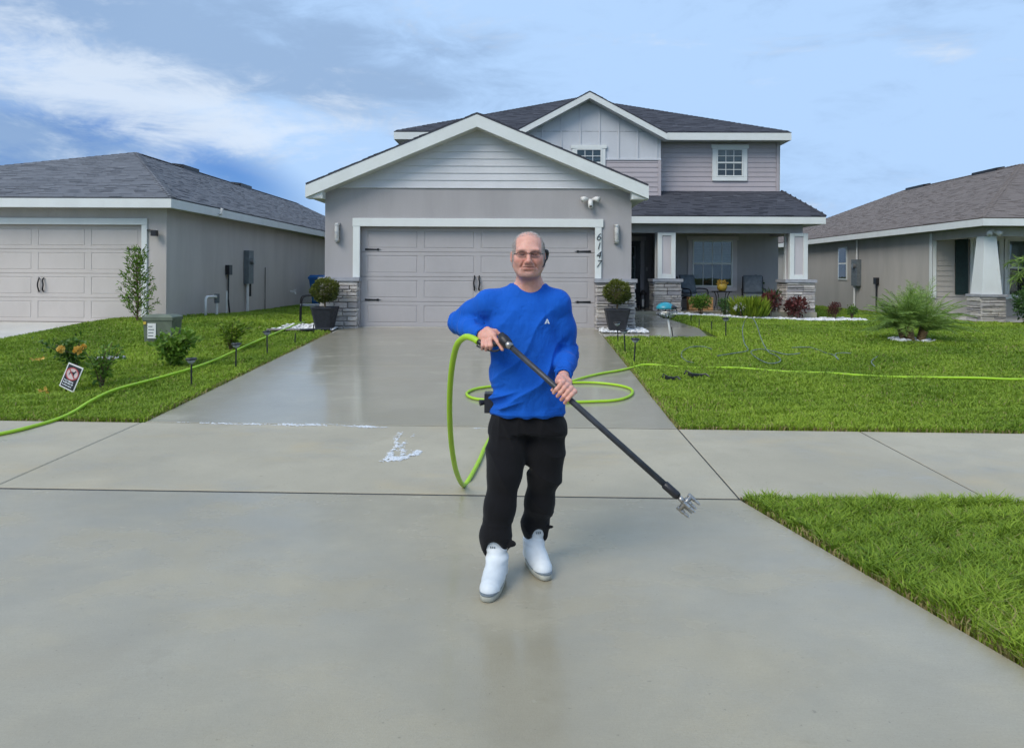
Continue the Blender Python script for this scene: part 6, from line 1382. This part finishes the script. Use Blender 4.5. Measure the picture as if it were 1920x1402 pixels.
for px, py, w, lb in ((217, 676, .26, 'pale grey-blue valve lid in the grass, larger one by the rose bush'), (188, 678, .16, 'smaller pale valve lid in the grass, behind the rose bush')):
    c = ground_at(px, py); o = MB(); o.lathe([(w * .5, -.04), (w * .5, .055), (w * .44, .066), (w * .1, .068)], (0, 0, 0), 16); o = o.build('valve_lid', M['concrete_cap']); o.location = c; tag(o, lb, 'valve lid')
pp = thing('backflow_pipes', (-7.4, 17.6, .45), 'white plastic pipe riser with grey valve beside the neighbour\'s wall', 'pipe'); zb = float(lawn_z(-7.4, 17.6))
xa = -7.42; MB().tube([(xa, 17.0, zb - .1), (xa, 17.0, zb + .42), (xa, 17.06, zb + .46), (xa, 17.55, zb + .46), (xa, 17.60, zb + .42)], .032, 8).build('pipe', M['pvc'], pp, True); MB().tube([(xa, 17.62, zb + .30), (xa, 17.62, zb + .52)], .06, 10).build('valve', M['meter'], pp); MB().tube([(xa, 17.62, zb - .1), (xa, 17.62, zb + .30)], .032, 8).build('pipe', M['pvc'], pp)
MB().tube([(xa, 18.2, zb - .1), (xa, 18.2, zb + .58)], .022, 8).build('pipe', M['pvc'], pp)
bn = thing('recycling_bin', (-7.2, 25.6, .45), 'blue wheeled recycling bin half hidden behind the stone pier', 'bin')
zb = float(lawn_z(-7.2, 25.6)); c = Vector((-7.2, 25.6, zb)); q = lambda k, z: [c + Vector((sx * .26 * k, sy * .30 * k, z)) for sx, sy in ((-1, -1), (1, -1), (1, 1), (-1, 1))]
SIDE = [(0, 1, 5, 4), (1, 2, 6, 5), (2, 3, 7, 6), (3, 0, 4, 7)]
MB().poly(q(.62, .06) + q(1.0, .92), SIDE + [(3, 2, 1, 0)]).build('body', M['blue_bin'], bn); MB().poly(q(1.10, .90) + q(1.10, .97) + q(.85, 1.05), SIDE + [(4, 5, 9, 8), (5, 6, 10, 9), (6, 7, 11, 10), (7, 4, 8, 11), (8, 9, 10, 11), (3, 2, 1, 0)]).build('lid', M['blue_bin'], bn)
for s in (-1, 1): MB().tube([c + Vector((s * .24, .26, .1)), c + Vector((s * .29, .26, .1))], .1, 14).build('wheel', M['black_plastic'], bn)
MB().tube([c + Vector((-.24, .34, .93)), c + Vector((.24, .34, .93))], .018, 8).build('handle', M['blue_bin'], bn)
hs = Vector((-7.6, 24.2, float(lawn_z(-7.5, 24.2)))); ht = thing('hose_bib', hs, 'white hose bib on the neighbour\'s side wall near the blue bin', 'tap'); MB().tube([hs + Vector((-.15, 0, .5)), hs + Vector((0, 0, .5)), hs + Vector((.03, 0, .42))], .03, 8).build('spout', M['pvc'], ht); MB().lathe([(.05, 0), (.05, .02)], hs + Vector((0, 0, .55)), 10).build('handle_wheel', M['pvc'], ht)

# ------------------------------------------------------------------ metal garden chair behind the planter
def metal_chair(loc, rz, label):
    r = thing('metal_chair', loc, label, 'chair', rz=rz); o = Vector(loc); L = lambda *p: [o + Vector(q) for q in p]
    for s in (-1, 1):
        MB().tube(spline(L((s * .25, -.22, 0), (s * .25, -.21, .40), (s * .26, -.16, .60), (s * .26, .12, .62), (s * .24, .22, .60)), 4), .014, 6).build('leg', M['black'], r); MB().tube(spline(L((s * .24, .30, 0), (s * .23, .20, .42), (s * .22, .26, .88)), 4), .014, 6).build('leg', M['black'], r)
    MB().box(o.x - .24, o.x + .24, o.y - .22, o.y + .21, o.z + .40, o.z + .43).build('seat', M['cushion'], r); MB().slab(L((-.22, .215, .46), (.22, .215, .46), (.22, .265, .88), (-.22, .265, .88)), .02, Vector((0, 1, 0))).build('backrest', M['black'], r); return r
mc = metal_chair((0, 0, 0), 0, 'black metal garden chair on the grass beside the left planter'); mc.location = (-4.70, 16.1, float(lawn_z(-4.7, 16.1))); mc.rotation_euler = (0, 0, R(-70))

# ------------------------------------------------------------------ porch furniture
def patio_chair(loc, rz, label):
    r = thing('patio_chair', (0, 0, 0), label, 'chair', 'cushioned chairs on the porch')
    for s in (-1, 1):
        MB().tube(spline([(s * .33, -.34, 0), (s * .33, -.30, .36), (s * .34, -.26, .58), (s * .34, .05, .62), (s * .32, .30, .60)], 4), .020, 6).build('arm_frame', M['black'], r); MB().tube(spline([(s * .31, .36, 0), (s * .30, .24, .35), (s * .29, .42, 1.0)], 4), .020, 6).build('leg', M['black'], r)
    MB().box(-.30, .30, -.30, .28, .30, .34).build('seat_frame', M['black'], r)
    def pad(P0, P1, th, nm):
        me = MB(); n = 8; V = []; Fc = []
        a, b, c_, d__ = [Vector(p) for p in P0]; up_ = Vector(P1)
        for side_ in (0, 1):
            for i in range(n + 1):
                for j in range(n + 1): u_, v_ = i / n, j / n; p = a.lerp(b, u_).lerp(d__.lerp(c_, u_), v_); e = (min(u_, 1 - u_, .16) * min(v_, 1 - v_, .16) / .0256) ** .4; V.append(p + up_ * (th * (.5 + (side_ - .5) * (.35 + .65 * e))))
        M_ = (n + 1) ** 2
        for i in range(n):
            for j in range(n): q_ = i * (n + 1) + j; Fc.append((q_, q_ + 1, q_ + n + 2, q_ + n + 1)); Fc.append((M_ + q_, M_ + q_ + n + 1, M_ + q_ + n + 2, M_ + q_ + 1))
        for i in range(n):
            for (p_, s_) in (((i, 0), (i + 1, 0)), ((i + 1, n), (i, n)), ((0, i + 1), (0, i)), ((n, i), (n, i + 1))): a0 = p_[0] * (n + 1) + p_[1]; b0 = s_[0] * (n + 1) + s_[1]; Fc.append((a0, b0, M_ + b0, M_ + a0))
        me.poly(V, Fc).build(nm, M['cushion'], r, True)
    pad([(-.29, -.32, .34), (.29, -.32, .34), (.29, .24, .34), (-.29, .24, .34)], (0, 0, 1), .13, 'seat_cushion'); pad([(-.28, .22, .46), (.28, .22, .46), (.28, .38, 1.02), (-.28, .38, 1.02)], (0, -.96, .27), .12, 'back_cushion')
    r.location = loc; r.rotation_euler = (0, 0, rz); return r
FLR = .535
patio_chair((5.18, 22.75, FLR), R(28), 'cushioned patio chair left of the porch window, nearer the door'); patio_chair((7.02, 22.75, FLR), R(-14), 'cushioned patio chair right of the porch window, by the end column')
tb = thing('patio_table', (6.05, 22.7, FLR), 'small dark metal table under the porch window', 'table'); o = Vector((6.05, 22.7, FLR))
MB().lathe([(.30, .52), (.31, .53), (.31, .545), (.30, .55)], o, 24).build('table_top', M['black'], tb)
for k in range(4): a = R(45 + 90 * k); dv = Vector((math.cos(a), math.sin(a), 0)); MB().tube(spline([o + dv * .26, o + dv * .20 + Vector((0, 0, .2)), o + dv * .20 + Vector((0, 0, .4)), o + dv * .27 + Vector((0, 0, .53))], 4), .013, 6).build('leg', M['black'], tb)
pt = thing('flower_pot', (6.05, 22.68, FLR + .552), 'yellow flower pot on the small porch table', 'pot'); o = Vector((6.05, 22.68, FLR + .552))
MB().lathe([(.08, 0), (.12, .03), (.155, .12), (.14, .20), (.12, .22), (.11, .20)], o, 18).build('pot', M['terracotta'], pt, True); v = sph(90, .4); leaves('flowers', np.array(o) + [0, 0, .24] + v * [.14, .14, .07], v + [0, 0, .5], .07, .024, RNG.random(90), M['petal'], pt)
cr = thing('wooden_crate', (5.15, 21.9, FLR), 'orange-brown wooden crate in front of the chair nearer the door', 'crate')
for i in range(4): MB().box(4.85, 5.55, 21.78, 21.80, FLR + .01 + i * .095, FLR + .09 + i * .095).build('slat', M['wood'], cr)
for x in (4.86, 5.50): MB().box(x, x + .05, 21.801, 22.1, FLR, FLR + .38).build('post', M['wood'], cr)
MB().box(4.85, 5.55, 22.101, 22.12, FLR, FLR + .38).build('back_board', M['wood'], cr)
hp = thing('hanging_wreath', (7.35, 23.57, 1.2), 'wire wreath with white flowers hanging on the porch wall', 'wreath'); o = Vector((7.35, 23.55, 1.32))
MB().tube([o + Vector((.2 * math.cos(a), 0, .26 * math.sin(a))) for a in np.linspace(0, 6.283, 22)], .012, 5, False).build('hoop', M['black'], hp); v = sph(130, .5); leaves('leaves', np.array(o) + [0, -.03, -.02] + v * [.19, .03, .16], v + [0, -.5, 0], .10, .025, .3 + .2 * RNG.random(130), M['leaf_dark'], hp); v = sph(40, .5); leaves('flowers', np.array(o) + [0, -.07, -.05] + v * [.13, .02, .10], v + [0, -1, 0], .07, .028, RNG.random(40), M['petal_white'], hp)
pk_ = thing('potted_plant', (7.30, 21.85, FLR), 'dark leafy plant in a black pot beside the stone pier at the porch end', 'potted plant'); o = Vector((7.30, 21.85, FLR)); MB().lathe([(.10, 0), (.14, .28), (.15, .30), (.13, .30), (.12, .27)], o, 16).build('pot', M['charcoal'], pk_); n = 90; a = RNG.uniform(0, 6.28, n); leaves('foliage', np.array(o) + [0, 0, .28] + RNG.normal(0, .04, (n, 3)), np.stack([np.cos(a), np.sin(a), RNG.uniform(.3, 2.2, n)], -1), RNG.uniform(.25, .5, n), .02, .4 + RNG.normal(0, .2, n), M['leaf_dark'], pk_)
# garden ornament on a white stake beside the walkway
gs = ground_at(1259, 637); orn = thing('garden_ornament', gs, 'wire lantern ornament with teal dome on a white stake, at the walkway edge', 'ornament'); k = gs.y / F_PX; o = Vector(gs)
tp = o + Vector((-7 * k, 0, 40 * k)); MB().tube([o - Vector((0, 0, .05)), tp], [.012, .017], 8).build('stake', M['pvc'], orn, True); MB().tube([o + Vector((3 * k, .03, 6 * k)), o + Vector((.5 * k, .03, 24 * k))], .010, 6).build('shadow_rod', M['black'], orn)
cc = tp + Vector((-1 * k, 0, 12 * k)); rx, rz = 18 * k, 12 * k
for f in range(4):
    a0 = f * math.pi / 4; MB().tube([cc + Vector((rx * math.cos(t) * math.cos(a0), rx * math.cos(t) * math.sin(a0), rz * math.sin(t))) for t in np.linspace(0, 6.283, 25)], .010, 6, False).build('hoop', M['steel'] if f % 2 else M['black'], orn)
MB().tube([cc + Vector((rx * math.cos(t), rx * math.sin(t), 0)) for t in np.linspace(0, 6.283, 29)], .012, 6, False).build('hoop', M['steel'], orn)
prof = [(rx * .95 * math.cos(t), rz * .3 + rz * 1.05 * math.sin(t)) for t in np.linspace(0, 1.5, 8)]; MB().lathe(prof, cc + Vector((-4 * k, 0, 2 * k)), 18).build('dome', M['teal'], orn, True); MB().lathe([(9 * k, 0), (8 * k, 3 * k), (4 * k, 5.5 * k), (1 * k, 6 * k)], cc + Vector((8 * k, -rx * .35, 7 * k)), 14).build('cap', M['black_plastic'], orn, True)
for t in range(7): p = cc + Vector(((t - 3) * 4.2 * k, -rx * .8, -3 * k)); MB().lathe([(.4 * k, -2 * k), (2 * k, -1 * k), (2 * k, 1 * k), (.4 * k, 2 * k)], p, 8).build('glass_bead', M['pvc'], orn, True)
# dark plant and lantern in the entry
el = thing('floor_lantern', (3.62, 22.6, FLR), 'dark metal lantern standing in the entry beside the stone pier', 'lantern'); o = Vector((3.62, 22.6, FLR)); MB().lathe([(.10, 0), (.10, .03), (.085, .04), (.085, .06)], o, 4, False).build('base', M['black'], el)
for k_ in range(4): a = R(45 + 90 * k_); p = o + Vector((math.cos(a) * .085, math.sin(a) * .085, 0)); MB().tube([p + Vector((0, 0, .05)), p + Vector((0, 0, .42))], .010, 5).build('post', M['black'], el)
MB().lathe([(.12, .42), (.12, .44), (.05, .55), (.02, .58)], o, 8).build('roof', M['black'], el); MB().lathe([(.04, .06), (.04, .28)], o, 10).build('candle', M['pvc'], el)
